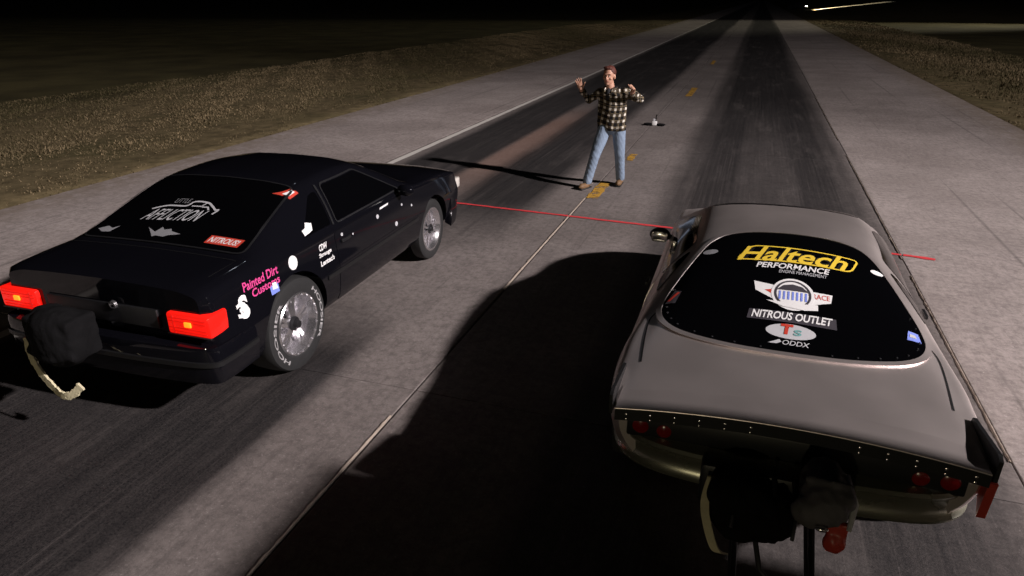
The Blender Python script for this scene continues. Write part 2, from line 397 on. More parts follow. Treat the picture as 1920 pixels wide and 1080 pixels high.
def sealant():
    """ragged bead of old sealant lifted along the joint between the lanes"""
    for x, sc, segs in ((-2.034, .62, [(-2.0, 3.45), (5.02, 9.25)]), (1.781, .6, [(1.0, 2.9), (4.2, 7.4), (7.9, 13.5), (15, 22)])):
        for (a, b) in segs:
            n = int((b - a) / 0.035); vs = []
            for i in range(n + 1):
                y = a + (b - a) * i / n
                w = sc * (0.010 + 0.012 * abs(math.sin(y * 3.1) * math.sin(y * 7.7 + 1)) + random.uniform(0, 0.006))
                if random.random() < 0.12: w *= 0.3
                h = 0.007 + random.uniform(0, 0.006)
                vs += [(x - w, y, 0.0), (x - w * 0.4, y, h), (x + w * 0.2, y, h * 0.9), (x + 0.006, y, -0.006)]
            fs = [(4 * i + k, 4 * i + k + 1, 4 * i + k + 5, 4 * i + k + 4) for i in range(n) for k in range(3)]
            mb = MB(); mb.add(vs, fs); mb.build('joint_sealant', M['sealant'], road, fixn=False)
sealant()

def grass_patch(name, label, n, xr, yr, hr, dens):
    """blades of dry grass: one mesh"""
    x = rng.uniform(*xr, n); y = yr[0] + (yr[1] - yr[0]) * rng.random(n) ** 1.7
    clump = np.sin(x * 2.1 + 0.7 * np.sin(y * 0.9)) * np.sin(y * 1.3 + 0.8 * np.sin(x * 1.1)) + 0.5 * np.sin(x * 5.3 + y * 3.1)
    edge = np.minimum(np.abs(x - dens), 2.5) / 2.5
    keep = rng.random(n) < np.clip(0.02 + 0.30 * clump + 0.60 * edge, 0.02, 1)
    x, y, clump, edge = x[keep], y[keep], clump[keep], edge[keep]; n = len(x)
    z = ground_height(x, y) - 0.01
    h = rng.uniform(*hr, n) * (0.55 + 0.35 * np.clip(clump + 0.6, 0, 1.5)) * (0.4 + 0.6 * edge)
    a = rng.uniform(0, 2 * np.pi, n); w = rng.uniform(0.005, 0.012, n) * (1 + y / 30.0); ln = h * rng.uniform(0.3, 1.1, n); b = rng.uniform(0, 2 * np.pi, n)
    P = np.stack([x, y, z], -1); side = np.stack([np.cos(a) * w, np.sin(a) * w, 0 * a], -1)
    mid = P + np.stack([np.cos(b) * ln * .35, np.sin(b) * ln * .35, h * .62], -1); tip = P + np.stack([np.cos(b) * ln, np.sin(b) * ln, h], -1)
    V = np.stack([P - side, P + side, mid + side * .7, mid - side * .7, tip], 1).reshape(-1, 3)
    base = np.arange(n) * 5
    me = bpy.data.meshes.new(name)
    loops = np.stack([base, base + 1, base + 2, base + 3, base + 3, base + 2, base + 4], 1).reshape(-1)
    me.vertices.add(len(V)); me.vertices.foreach_set('co', V.reshape(-1).astype(np.float32))
    me.loops.add(len(loops)); me.loops.foreach_set('vertex_index', loops.astype(np.int32))
    starts = np.stack([base // 5 * 7, base // 5 * 7 + 4], 1).reshape(-1)
    me.polygons.add(2 * n); me.polygons.foreach_set('loop_start', starts.astype(np.int32))
    me.update(calc_edges=True)
    tone = np.clip(0.45 + 0.22 * np.sin(x * .6 + y * .23) + rng.normal(0, .22, n), 0, 1)
    at = me.attributes.new('tone', 'FLOAT', 'POINT'); at.data.foreach_set('value', np.repeat(tone, 5).astype(np.float32))
    o = link(name, me, M['grass'], smooth=False); tag(o, label, 'grass', kind='stuff')
grass_patch('verge_grass', 'dry yellowish grass along the left shoulder of the road', 330000, (-20.5, -9.1), (0.0, 85), (0.02, 0.075), -9.2)
grass_patch('verge_grass', 'dry grass along the right shoulder far down the road', 110000, (5.5, 13.0), (14, 110), (0.05, 0.15), 5.6)

# ------------------------------------------------------------------ car building tools
def pchip(x, y, xi):
    x = np.asarray(x, float); y = np.asarray(y, float); h = np.diff(x); d = np.diff(y) / h; m = np.zeros_like(y)
    for i in range(1, len(x) - 1):
        if d[i - 1] * d[i] > 0:
            w1 = 2 * h[i] + h[i - 1]; w2 = h[i] + 2 * h[i - 1]; m[i] = (w1 + w2) / (w1 / d[i - 1] + w2 / d[i])
    m[0] = d[0]; m[-1] = d[-1]
    k = np.clip(np.searchsorted(x, xi) - 1, 0, len(x) - 2); t = (xi - x[k]) / h[k]
    return (2 * t**3 - 3 * t**2 + 1) * y[k] + (t**3 - 2 * t**2 + t) * h[k] * m[k] + (-2 * t**3 + 3 * t**2) * y[k + 1] + (t**3 - t**2) * h[k] * m[k + 1]

def loft(st, nlong=120, nsub=6, dz=0.0, soft=0.85):
    """st rows: (y, zb,wb, zl,wl, zm,wm, zs,ws, zg,wg, zr,wr, zt,wt, zc). returns closed bmesh of a car shell"""
    st = np.array(st, float); ys = st[:, 0]
    yi = np.unique(np.concatenate([np.linspace(ys[0], ys[-1], nlong), ys]))
    g = np.stack([pchip(ys, st[:, c], yi) for c in range(1, 16)], 1)
    secs = []
    for r in g:
        zb, wb, zl, wl, zm, wm, zs, ws, zg, wg, zr, wr, zt, wt, zc = r
        P = np.array([(0, zb), (wb, zb), (wl, zl), (wm, zm), (ws, zs), (wg, zg), (wr, zr), (wt, zt), (0, zc)])
        t = np.arange(len(P)); pts = []
        Q = np.vstack([P[0] * [-1, 1] if False else P[0], P, [-P[-2][0], P[-2][1]]])
        for i in range(len(P) - 1):
            p0, p1, p2, p3 = Q[i], Q[i + 1], Q[i + 2], Q[i + 3] if i + 3 < len(Q) else Q[-1]
            if i == 0: p0 = p1
            for s in range(nsub):
                u = s / nsub
                cr = 0.5 * ((2 * p1) + (-p0 + p2) * u + (2 * p0 - 5 * p1 + 4 * p2 - p3) * u**2 + (-p0 + 3 * p1 - 3 * p2 + p3) * u**3)
                lin = p1 + (p2 - p1) * u
                k = 0.0 if i < 1 else soft
                pts.append(cr * k + lin * (1 - k))
        pts.append(P[-1]); secs.append(np.array(pts))
    n = len(secs[0]); bm = bmesh.new(); rings = []
    for y, s in zip(yi, secs):
        ring = [bm.verts.new((x, y, z + dz)) for x, z in s] + [bm.verts.new((-x, y, z + dz)) for x, z in s[-2:0:-1]]
        rings.append(ring)
    m = len(rings[0])
    for a, b in zip(rings[:-1], rings[1:]):
        for k in range(m): bm.faces.new((a[k], a[(k + 1) % m], b[(k + 1) % m], b[k]))
    bm.faces.new(rings[0]); bm.faces.new(list(reversed(rings[-1])))
    bmesh.ops.recalc_face_normals(bm, faces=bm.faces)
    return bm

def cut(me, cutters):
    """boolean-subtract cylinders along X (y, z, r, x0, x1) from mesh; returns new mesh"""
    o = bpy.data.objects.new('tmp_body', me); COL.objects.link(o); tmp = []
    for (y, z, r, x0, x1) in cutters:
        mb = MB().lathe([(x0, 0.001), (x0, r), (x1, r), (x1, 0.001)], 48, 'X', (0, y, z), closed=True)
        c = mb.build('tmp_cut', None, None); COL.objects.unlink(c); COL.objects.link(c); tmp.append(c)
        md = o.modifiers.new('b', 'BOOLEAN'); md.operation = 'DIFFERENCE'; md.solver = 'EXACT'; md.object = c
    dg = bpy.context.evaluated_depsgraph_get(); dg.update()
    res = bpy.data.meshes.new_from_object(o.evaluated_get(dg))
    for c in tmp: bpy.data.objects.remove(c)
    bpy.data.objects.remove(o)
    return res

FR = dict(top=((1, 0, 0), (0, 1, 0), (0, 0, 1)), right=((0, 1, 0), (0, 0, 1), (1, 0, 0)), left=((0, -1, 0), (0, 0, 1), (-1, 0, 0)),
          rear=((1, 0, 0), (0, 0, 1), (0, -1, 0)), front=((-1, 0, 0), (0, 0, 1), (0, 1, 0)))

def refine(bm, size):
    """cut a flat (u,v,0) mesh on a grid so that it can follow a curved surface"""
    if not bm.verts: return
    for ax in (0, 1):
        lo = min(v.co[ax] for v in bm.verts); hi = max(v.co[ax] for v in bm.verts); n = int((hi - lo) / size)
        for i in range(1, n + 1):
            co = [0, 0, 0]; co[ax] = lo + (hi - lo) * i / (n + 1); no = [0, 0, 0]; no[ax] = 1
            bmesh.ops.bisect_plane(bm, geom=bm.verts[:] + bm.edges[:] + bm.faces[:], plane_co=co, plane_no=no)

def drape(name, bm, frame, bvh, off, m, parent, size=0.05, skirt=0.0, smooth=True):
    """press a flat (u,v) mesh on to the body surface along the frame's normal"""
    U, V, N = (Vector(q) for q in (FR[frame] if isinstance(frame, str) else frame))
    refine(bm, size); dead = []
    for v in bm.verts:
        p = U * v.co.x + V * v.co.y
        h, nr, _, _ = bvh.ray_cast(p + N * 4.0, -N)
        if h is None: dead.append(v); continue
        if nr.dot(N) < 0: nr = -nr
        v.co = h + nr * off
    if dead: bmesh.ops.delete(bm, geom=dead, context='VERTS')
    bmesh.ops.recalc_face_normals(bm, faces=bm.faces)
    if sum((f.normal.dot(N) for f in bm.faces)) < 0: bmesh.ops.reverse_faces(bm, faces=bm.faces)
    if skirt:
        be = [e for e in bm.edges if len(e.link_faces) == 1]
        bm.normal_update(); nrm = {v: v.normal.copy() for v in bm.verts}
        r = bmesh.ops.extrude_edge_only(bm, edges=be)
        for v in [g for g in r['geom'] if isinstance(g, bmesh.types.BMVert)]:
            base = min((e.other_vert(v) for e in v.link_edges if e.other_vert(v) in nrm), key=lambda q: (q.co - v.co).length)
            v.co -= nrm[base] * skirt
    me = bpy.data.meshes.new(name); bm.to_mesh(me); bm.free()
    return link(name, me, m, parent, smooth)

def poly(pts):
    bm = bmesh.new(); bm.faces.new([bm.verts.new((x, y, 0)) for x, y in pts]); return bm

def smooth_loop(pts, n=6):
    P = [np.array(p, float) for p in pts]; k = len(P); out = []
    for i in range(k):
        p0, p1, p2, p3 = P[i - 1], P[i], P[(i + 1) % k], P[(i + 2) % k]
        for s in range(n):
            u = s / n; out.append(tuple(0.5 * ((2 * p1) + (-p0 + p2) * u + (2 * p0 - 5 * p1 + 4 * p2 - p3) * u**2 + (-p0 + 3 * p1 - 3 * p2 + p3) * u**3)))
    return out

def rounded(pts, r, n=4):
    out = []; k = len(pts)
    for i in range(k):
        p = np.array(pts[i], float); a = np.array(pts[i - 1], float) - p; b = np.array(pts[(i + 1) % k], float) - p
        la, lb = np.linalg.norm(a), np.linalg.norm(b); d = min(r, la * .45, lb * .45); a, b = p + a / la * d, p + b / lb * d
        for s in range(n + 1):
            t = s / n; out.append(tuple((1 - t)**2 * a + 2 * t * (1 - t) * p + t**2 * b))
    return out

def ring_bm(pts, w):
    """band of width w inside a closed loop"""
    c = np.mean(np.array(pts), 0); bm = bmesh.new(); o = []; i_ = []
    P = [np.array(p) for p in pts]; k = len(P)
    for i in range(k):
        t = P[(i + 1) % k] - P[i - 1]; t = t / (np.linalg.norm(t) + 1e-9); nrm = np.array([-t[1], t[0]])
        if nrm.dot(c - P[i]) < 0: nrm = -nrm
        o.append(bm.verts.new((*P[i], 0))); q = P[i] + nrm * w; i_.append(bm.verts.new((*q, 0)))
    for i in range(k): bm.faces.new((o[i], o[(i + 1) % k], i_[(i + 1) % k], i_[i]))
    return bm

def line_bm(pts, w):
    bm = bmesh.new(); P = [np.array(p, float) for p in pts]; prev = None
    for i, p in enumerate(P):
        t = P[min(i + 1, len(P) - 1)] - P[max(i - 1, 0)]; t /= np.linalg.norm(t) + 1e-9; nr = np.array([-t[1], t[0]]) * w / 2
        a = bm.verts.new((*(p + nr), 0)); b = bm.verts.new((*(p - nr), 0))
        if prev: bm.faces.new((prev[0], prev[1], b, a))
        prev = (a, b)
    return bm

def curve_pts(pts, n=8):
    P = [np.array(p, float) for p in pts]; Q = [P[0]] + P + [P[-1]]; out = []
    for i in range(len(P) - 1):
        p0, p1, p2, p3 = Q[i:i + 4]
        for s in range(n):
            u = s / n; out.append(tuple(0.5 * ((2 * p1) + (-p0 + p2) * u + (2 * p0 - 5 * p1 + 4 * p2 - p3) * u**2 + (-p0 + 3 * p1 - 3 * p2 + p3) * u**3)))
    return out + [tuple(P[-1])]

def text_bm(txt, width, height, shear=0.0, bold=0.015, c=(0, 0), rot=0.0):
    cu = bpy.data.curves.new('tmp_text', 'FONT'); cu.body = txt; cu.size = 1.0; cu.offset = bold; cu.resolution_u = 3; cu.align_x = 'CENTER'
    o = bpy.data.objects.new('tmp_text', cu); COL.objects.link(o)
    dg = bpy.context.evaluated_depsgraph_get(); dg.update()
    me = bpy.data.meshes.new_from_object(o.evaluated_get(dg)); bpy.data.objects.remove(o); bpy.data.curves.remove(cu)
    bm = bmesh.new(); bm.from_mesh(me); bpy.data.meshes.remove(me)
    bmesh.ops.remove_doubles(bm, verts=bm.verts, dist=1e-4)
    xs = [v.co.x for v in bm.verts]; ys = [v.co.y for v in bm.verts]
    sx = width / (max(xs) - min(xs)); sy = height / (max(ys) - min(ys)); mx = (max(xs) + min(xs)) / 2; my = (max(ys) + min(ys)) / 2
    cr, sr = math.cos(rot), math.sin(rot)
    for v in bm.verts:
        x = (v.co.x - mx) * sx; y = (v.co.y - my) * sy; x += shear * y
        v.co = (c[0] + cr * x - sr * y, c[1] + sr * x + cr * y, 0)
    return bm

def disc(c, rx, ry, n=28): return poly([(c[0] + rx * math.cos(2 * math.pi * k / n), c[1] + ry * math.sin(2 * math.pi * k / n)) for k in range(n)])

def merge(*bms):
    out = bms[0]
    for b in bms[1:]:
        me = bpy.data.meshes.new('t'); b.to_mesh(me); b.free(); out.from_mesh(me); bpy.data.meshes.remove(me)
    return out

def wheel(parent, x, y, r, w, rim_r, side, letters, style):
    """side +1: outer face towards +x.  tyre, rim, hub, raised white letters"""
    e = empty('wheel', (x, y, r), parent)
    s = side; h = w / 2
    prof = [(-h * .80, rim_r * .97), (-h * .97, rim_r * 1.06), (-h, (rim_r + r) / 2), (-h * .93, r * .955), (-h * .80, r * .985), (-h * .4, r * .998), (0, r),
            (h * .4, r * .998), (h * .80, r * .985), (h * .93, r * .955), (h, (rim_r + r) / 2), (h * .97, rim_r * 1.06), (h * .80, rim_r * .97)]
    MB().lathe(prof, 64, 'X').build('tyre', M['rubber'], e)
    rb = MB()
    f = s * h
    # barrel and lip
    rb.lathe([(-f * .8, rim_r), (-f * .8, rim_r * .86), (f * .30, rim_r * .80), (f * .62, rim_r * .86), (f * .86, rim_r * .93), (f * .98, rim_r * .95), (f * 1.01, rim_r * 1.0), (f * .95, rim_r * 1.04)], 64, 'X')
    rb.lathe([(f * .20, rim_r * .83), (f * .20, 0.001)], 40, 'X')
    n = 5 if style == 'star' else 10
    for k in range(n):
        a = 2 * math.pi * k / n + 0.2
        for d in ((-.12, .12) if style == 'star' else (0,)):
            dirv = Vector((0, math.cos(a + d * .5), math.sin(a + d * .5))); tang = Vector((0, -math.sin(a), math.cos(a)))
            p0 = dirv * (rim_r * .20) + tang * d * rim_r * .35; p1 = dirv * (rim_r * .86) + tang * d * rim_r * .6
            wv = tang * rim_r * (.075 if style == 'star' else .055); X0 = Vector((f * .62, 0, 0)); X1 = Vector((f * .50, 0, 0)); dp = Vector((f * .22, 0, 0))
            q = [p0 - wv + X0, p0 + wv + X0, p1 + wv * .8 + X1, p1 - wv * .8 + X1]
            rb.add(q + [v - dp for v in q], [(0, 1, 2, 3), (4, 5, 6, 7), (0, 1, 5, 4), (1, 2, 6, 5), (2, 3, 7, 6), (3, 0, 4, 7)])
    if style == 'star':
        for k in range(20):
            a = 2 * math.pi * k / 20; rb.lathe([(f * .99, 0.001), (f * 1.05, .0075), (f * .93, .0075)], 8, 'X', (0, math.cos(a) * rim_r * .955, math.sin(a) * rim_r * .955))
    rb.build('rim', M['chrome'], e)
    MB().lathe([(f * .45, rim_r * .24), (f * .72, rim_r * .23), (f * .76, rim_r * .15), (f * .98, rim_r * .12), (f * 1.0, 0.001)], 24, 'X').build('hub', M['darkmetal'], e)
    if letters:
        rm = (rim_r * 1.08 + r * .93) / 2; hh = (r - rim_r) * .25
        for ti, (txt, a0, span) in enumerate(letters):
            bm = text_bm(txt, span * rm, hh, 0.1, 0.02); refine(bm, 0.02)
            for v in bm.verts:
                a = a0 - v.co.x / rm; rr = rm + v.co.y
                # outward bulge of the side wall at this radius
                xx = h * (1.0 - 0.05 * abs((rr - (rim_r + r) / 2) / ((r - rim_r) / 2))) + 0.0025
                v.co = (s * xx, s * rr * math.cos(a), rr * math.sin(a))
            me = bpy.data.meshes.new('tyre_lettering'); bm.to_mesh(me); bm.free(); link('tyre_lettering', me, M['tyrelet'], e, smooth=False)
    return e

def quad_panel(name, bvh, frame, pts, m, parent, r=0.03, off=0.004, skirt=0.008, size=0.06):
    return drape(name, poly(rounded(pts, r)), frame, bvh, off, m, parent, size, skirt)

def remesh(mb, voxel, it=4, noise=0.0):
    me = mb.mesh('tmp'); o = bpy.data.objects.new('tmp', me); COL.objects.link(o)
    md = o.modifiers.new('r', 'REMESH'); md.mode = 'VOXEL'; md.voxel_size = voxel; md.adaptivity = 0
    if it: sm = o.modifiers.new('s', 'SMOOTH'); sm.factor = 0.5; sm.iterations = it
    dg = bpy.context.evaluated_depsgraph_get(); dg.update()
    res = bpy.data.meshes.new_from_object(o.evaluated_get(dg)); bpy.data.objects.remove(o)
    if noise:
        n = len(res.vertices); co = np.zeros(n * 3, np.float32); no = np.zeros(n * 3, np.float32)
        res.vertices.foreach_get('co', co); res.vertices.foreach_get('normal', no); co = co.reshape(-1, 3); no = no.reshape(-1, 3)
        w = np.sin(co[:, 2] * 31 + 4 * np.sin(co[:, 0] * 17 + co[:, 2] * 5)) * np.sin(co[:, 0] * 43 + co[:, 2] * 23 + 3 * np.sin(co[:, 1] * 25)) + .5 * np.sin(co[:, 2] * 60 + co[:, 0] * 95 + 3 * np.sin(co[:, 0] * 30))
        co += no * (w * noise)[:, None]; res.vertices.foreach_set('co', co.reshape(-1)); res.update()
    return res

def sweep_band(path, prof, name, m, parent, bevel=0.0):
    """path: plan polyline (x,y); prof: list of (outward offset, z) closed outline"""
    P = [np.array(p, float) for p in path]; vs = []; k = len(prof)
    for i, p in enumerate(P):
        t = P[min(i + 1, len(P) - 1)] - P[max(i - 1, 0)]; t /= np.linalg.norm(t); nr = np.array([t[1], -t[0]])
        for o, z in prof: q = p + nr * o; vs.append((q[0], q[1], z))
    fs = [(i * k + j, i * k + (j + 1) % k, (i + 1) * k + (j + 1) % k, (i + 1) * k + j) for i in range(len(P) - 1) for j in range(k)]
    fs += [tuple(range(k)), tuple((len(P) - 1) * k + j for j in range(k))]
    mb = MB(); mb.add(vs, fs); return mb.build(name, m, parent, bevel=bevel)

# ------------------------------------------------------------------ black notchback coupe, left lane
def black_coupe():
    car = empty('drag_car', (-3.83, 3.82, 0), rz=rad(1.2))
    tag(car, 'glossy black notchback coupe with lit red tail lights and window stickers', 'car')
    dz = 0.02
    lo = (.24, .74, .34, .845, .58, .875)
    st = [(-.845, .36, .60, .42, .74, .58, .785, .87, .765, .905, .71, .925, .61, .937, .35, .942),
          (-.80, .32, .68, .39, .82, .58, .855, .885, .81, .928, .745, .945, .63, .957, .35, .962),
          (-.66, .27, .72, .36, .84, .58, .868, .895, .825, .94, .755, .957, .64, .968, .35, .973),
          (-.42, *lo, .90, .83, .95, .76, .965, .65, .975, .35, .98),
          (-.325, *lo, .90, .832, .953, .76, .970, .665, .980, .36, .985),
          (-.285, *lo, .90, .832, .96, .76, .984, .665, .994, .36, .999),
          (.10, *lo, .895, .836, 1.02, .75, 1.115, .655, 1.14, .36, 1.147),
          (.50, *lo, .89, .84, 1.08, .735, 1.235, .61, 1.27, .36, 1.28),
          (.64, *lo, .89, .842, 1.09, .735, 1.255, .60, 1.29, .36, 1.30),
          (1.0, *lo, .89, .842, 1.09, .735, 1.265, .60, 1.30, .36, 1.31),
          (1.35, *lo, .885, .842, 1.08, .735, 1.24, .595, 1.28, .36, 1.29),
          (1.72, *lo, .88, .842, 1.0, .765, 1.09, .66, 1.13, .38, 1.14),
          (2.08, *lo, .87, .835, .905, .785, .93, .70, .953, .4, .958),
          (2.18, *lo, .862, .833, .885, .785, .903, .69, .92, .4, .925),
          (2.80, .24, .73, .34, .84, .58, .868, .82, .82, .843, .775, .858, .68, .876, .4, .88),
          (3.28, .24, .68, .33, .80, .55, .83, .745, .78, .763, .73, .778, .63, .792, .38, .796),
          (3.42, .28, .55, .34, .69, .50, .73, .69, .70, .708, .65, .722, .56, .733, .35, .737)]
    bm = loft(st, 110, 6, dz, 0.42); bvh = BVHTree.FromBMesh(bm)
    me = bpy.data.meshes.new('body'); bm.to_mesh(me); bm.free()
    me.materials.append(M['black'])
    me = cut(me, [(0, .365, .40, .50, 1.2), (0, .365, .40, -1.2, -.50), (2.52, .33, .365, .60, 1.2), (2.52, .33, .365, -1.2, -.60)])
    link('body', me, M['black'], car)
    # glass
    quad_panel('rear_window', bvh, 'top', [(-.69, -.29), (.69, -.29), (.60, .49), (-.60, .49)], M['glass'], car, .07)
    drape('window_trim', ring_bm(rounded([(-.705, -.305), (.705, -.305), (.615, .505), (-.615, .505)], .08), .014), 'top', bvh, .007, M['darkmetal'], car, .06)
    quad_panel('windshield', bvh, 'top', [(-.60, 1.38), (.60, 1.38), (.72, 2.06), (-.72, 2.06)], M['glass'], car, .06)
    for side, sg in (('right', 1), ('left', -1)):
        q = lambda pts: [(sg * y, z) for y, z in pts]
        door = quad_panel('door', bvh, side, q([(.60, .30), (1.92, .30), (1.95, .84), (1.86, .885), (.60, .89)]), M['black'], car, .04, .003, .006)
        MB().box((sg * .868, .74, .80), (.02, .14, .028)).build('handle', M['darkmetal'], door, bevel=.006)
        quad_panel('side_window', bvh, side, q([(.69, .955), (.76, 1.22), (1.30, 1.22), (1.80, .955)]), M['glass'], car, .04)
        drape('window_trim', ring_bm(rounded(q([(.675, .94), (.75, 1.237), (1.31, 1.237), (1.83, .94)]), .05), .012), side, bvh, .006, M['darkmetal'], car, .06)
        quad_panel('quarter_window', bvh, side, q([(.24, .955), (.56, 1.19), (.66, 1.20), (.61, .955)]), M['glass'], car, .03)
        drape('pillar_trim', line_bm(q([(.635, .945), (.70, 1.235)]), .022), side, bvh, .007, M['darkmetal'], car, .05)
        drape('body_moulding', line_bm(q([(.42, .575), (1.0, .572), (2.1, .57)]), .035), side, bvh, .008, M['trimblk'], car, .1, .01)
        mir = MB().ell((sg * .93, 1.74, .955), (.085, .05, .055)).build('side_mirror', M['black'], car)
        MB().tube([(sg * .80, 1.78, .92), (sg * .88, 1.75, .94)], .022, 8).build('mirror_arm', M['black'], mir)
        # lamps
        tl = MB().box((sg * .695, -.79, .735), (.325, .175, .148)).build('taillight', M['tail'], car, bevel=.018)
        MB().box((sg * .70, -.885, .745), (.05, .012, .034)).build('amber_bulb', M['tailin'], tl, bevel=.004)
        for zz in (.690, .712, .757, .779): MB().box((sg * .69, -.879, zz), (.285, .006, .006)).build('lens_rib', M['tailrib'], tl, bevel=.002)
        MB().box((sg * .585, -.8795, .735), (.010, .006, .125)).build('lens_rib', M['tailrib'], tl, bevel=.002)
        MB().box((sg * .69, -.873, .664), (.33, .02, .010)).build('lens_bezel', M['trimblk'], tl, bevel=.003)
        MB().box((sg * .50, 3.385, .635), (.34, .09, .115)).build('headlight', M['clear'], car, bevel=.015)
        MB().box((sg * .762, 3.335, .635), (.10, .13, .115)).build('marker_lamp', M['clear'], car, bevel=.015)
        # wheels
        fw = [('HOOSIER', math.pi, 1.9), ('HOOSIER', 0.0, 1.6)]
        wheel(car, sg * .72, 0, .365, .28, .235, sg, fw, 'star')
        wheel(car, sg * .765, 2.52, .325, .13, .225, sg, None, 'ten')
    # bumpers
    path = curve_pts([(-.862, -.50), (-.862, -.78), (-.80, -.885), (-.4, -.925), (0, -.932), (.4, -.925), (.80, -.885), (.862, -.78), (.862, -.50)], 6)
    sweep_band(path, [(-.06, .36), (.012, .35), (.022, .40), (.022, .56), (.010, .60), (-.06, .61)], 'rear_bumper', M['black'], car)
    sweep_band(path, [(.018, .47), (.034, .475), (.034, .505), (.018, .51)], 'bumper_strip', M['trimblk'], car)
    pathf = curve_pts([(.845, 2.98), (.80, 3.24), (.70, 3.41), (.4, 3.485), (0, 3.50), (-.4, 3.485), (-.70, 3.41), (-.80, 3.24), (-.845, 2.98)], 6)
    sweep_band(pathf, [(-.06, .26), (.010, .22), (.022, .30), (.020, .53), (.006, .57), (-.06, .58)], 'front_bumper', M['black'], car)
    MB().box((0, -.852, .735), (.90, .022, .13)).build('tail_panel', M['darkmetal'], car, bevel=.006)
    MB().lathe([(0, .001), (-.018, .018), (-.018, .026), (0, .03)], 18, 'Y', (0.12, -.864, .80)).build('trunk_lock', M['chrome'], car)
    drape('trunk_gap', line_bm([(-.70, -.64), (-.70, -.37), (.70, -.37), (.70, -.64)], .008), 'top', bvh, .002, M['trimblk'], car, .08)
    # --- writing and marks, rear window
    T = lambda name, bm, fr, m, off=.0075, size=.05: drape(name, bm, fr, bvh, off, m, car, size, 0, False)
    T('window_lettering', text_bm('AFFLICTION', .46, .125, .45, .004, (-.09, -.01), rad(4)), 'top', M['grylet'])
    co = [(-.335, .035), (-.22, .085), (-.07, .095), (-.03, .15), (.08, .155), (.15, .12), (.20, .085), (.225, .09), (.205, .035)]
    T('window_lettering', merge(line_bm(curve_pts(co, 4), .016), line_bm([(-.02, .10), (.06, .105), (.08, .15)], .012), line_bm([(.07, .10), (.12, .105), (.145, .075)], .014)), 'top', M['grylet'])
    T('window_lettering', text_bm('LITTLE', .13, .05, .1, -.005, (-.135, .15), rad(3)), 'top', M['dimlet'])
    wing = [(-.16, .03), (-.07, -.01), (-.045, .045), (-.01, .02), (.04, .035), (.06, .012), (.15, -.005), (.06, -.03), (.03, -.05), (-.04, -.045), (-.06, -.06), (-.09, -.03)]
    T('sticker', poly([(-.04 + x, -.19 + y) for x, y in wing]), 'top', M['dimlet'])
    T('sticker', poly([(.345, -.245), (.62, -.245), (.63, -.165), (.355, -.165)]), 'top', M['redv'], .0075)
    T('sticker_lettering', text_bm('NITROUS!', .235, .055, .25, .02, (.487, -.205)), 'top', M['white'], .0095)
    T('sticker', poly([(-.62, -.215), (-.55, -.18), (-.50, -.20), (-.45, -.17), (-.49, -.24), (-.56, -.245)]), 'top', M['dimlet'])
    # right flank
    T('sticker_lettering', text_bm('Painted Dirt', .37, .062, .1, .02, (-.33, .862)), 'right', M['pink'], .004)
    T('sticker_lettering', text_bm('Customs', .30, .056, .1, .02, (-.30, .795)), 'right', M['pink'], .004)
    T('sticker', disc((.03, .842), .052, .052), 'right', M['white'], .004, .04)
    T('sticker_lettering', text_bm('S', .085, .16, 0, .05, (-.55, .745)), 'right', M['white'], .004)
    T('sticker_lettering', text_bm('3', .09, .10, 0, .05, (-.575, .735)), 'right', M['white'], .0045)
    for i, (t, w) in enumerate((('CDW', .11), ('Strange', .17), ('Lentech', .19))):
        T('sticker_lettering', text_bm(t, w, .042 if i else .05, .12, .03, (.42 + .012 * i, .835 - .06 * i)), 'right', M['white'], .005)
    T('sticker', poly([(-.27, .71), (-.18, .71), (-.18, .775), (-.27, .775)]), 'right', M['bluev'], .004)
    T('sticker', poly([(-.25, .745), (-.19, .735), (-.20, .785), (-.24, .79)]), 'right', M['white'], .006)
    T('sticker', poly([(.37, 1.205), (.49, 1.222), (.48, 1.256), (.36, 1.24)]), 'right', M['redv'], .005)
    T('sticker', poly([(.385, 1.222), (.465, 1.234), (.46, 1.248), (.38, 1.236)]), 'right', M['white'], .007)
    T('sticker', poly([(.26, .962), (.37, .975), (.40, 1.02), (.34, 1.04), (.31, 1.01), (.26, 1.0)]), 'right', M['white'], .009)
    for (y, z, r_) in ((.70, .845, .014), (.86, .80, .009), (1.62, .66, .022), (1.78, .80, .012), (1.30, .82, .02), (1.98, .74, .013)):
        T('sticker', disc((y, z), r_ * 1.2, r_, 12), 'right', M['grylet'], .006)
    T('sticker', poly([(1.36, .865), (1.52, .868), (1.53, .885), (1.37, .882)]), 'right', M['white'], .006)
    # parachute pack on the tail with its pale tether
    pk = MB().box((-.05, -1.12, .69), (.36, .22, .27)).ell((-.05, -1.14, .73), (.20, .15, .14), 20, 12).ell((-.03, -1.16, .64), (.19, .13, .15), 20, 12).ell((-.15, -1.10, .78), (.12, .10, .08)).tube([(-.22, -1.22, .60), (-.02, -1.27, .585), (.14, -1.22, .61)], .03, 10)
    pack = link('parachute_pack', remesh(pk, .014, 5, .003), M['nylon'], car)
    MB().tube([(-.05, -.90, .60), (-.05, -1.05, .62)], .03, 10).build('pack_mount', M['darkmetal'], pack)
    st_ = curve_pts([(-.27, -1.19, .66), (-.25, -1.21, .55), (-.19, -1.22, .43), (-.10, -1.23, .345), (-.03, -1.24, .315), (.04, -1.23, .33), (.10, -1.21, .39)], 8)
    mb = MB(); vs = []
    for i, p in enumerate(st_):
        p = Vector(p); q = Vector(st_[min(i + 1, len(st_) - 1)]) - Vector(st_[max(i - 1, 0)]); q.normalize(); nn = q.cross(Vector((0, 1, 0))).normalized()
        w = .024 + .006 * math.sin(i * 1.9) * math.sin(i * .7); th = Vector((0, .007, 0))
        vs += [p - nn * w - th, p + nn * w - th, p + nn * w + th, p - nn * w + th]
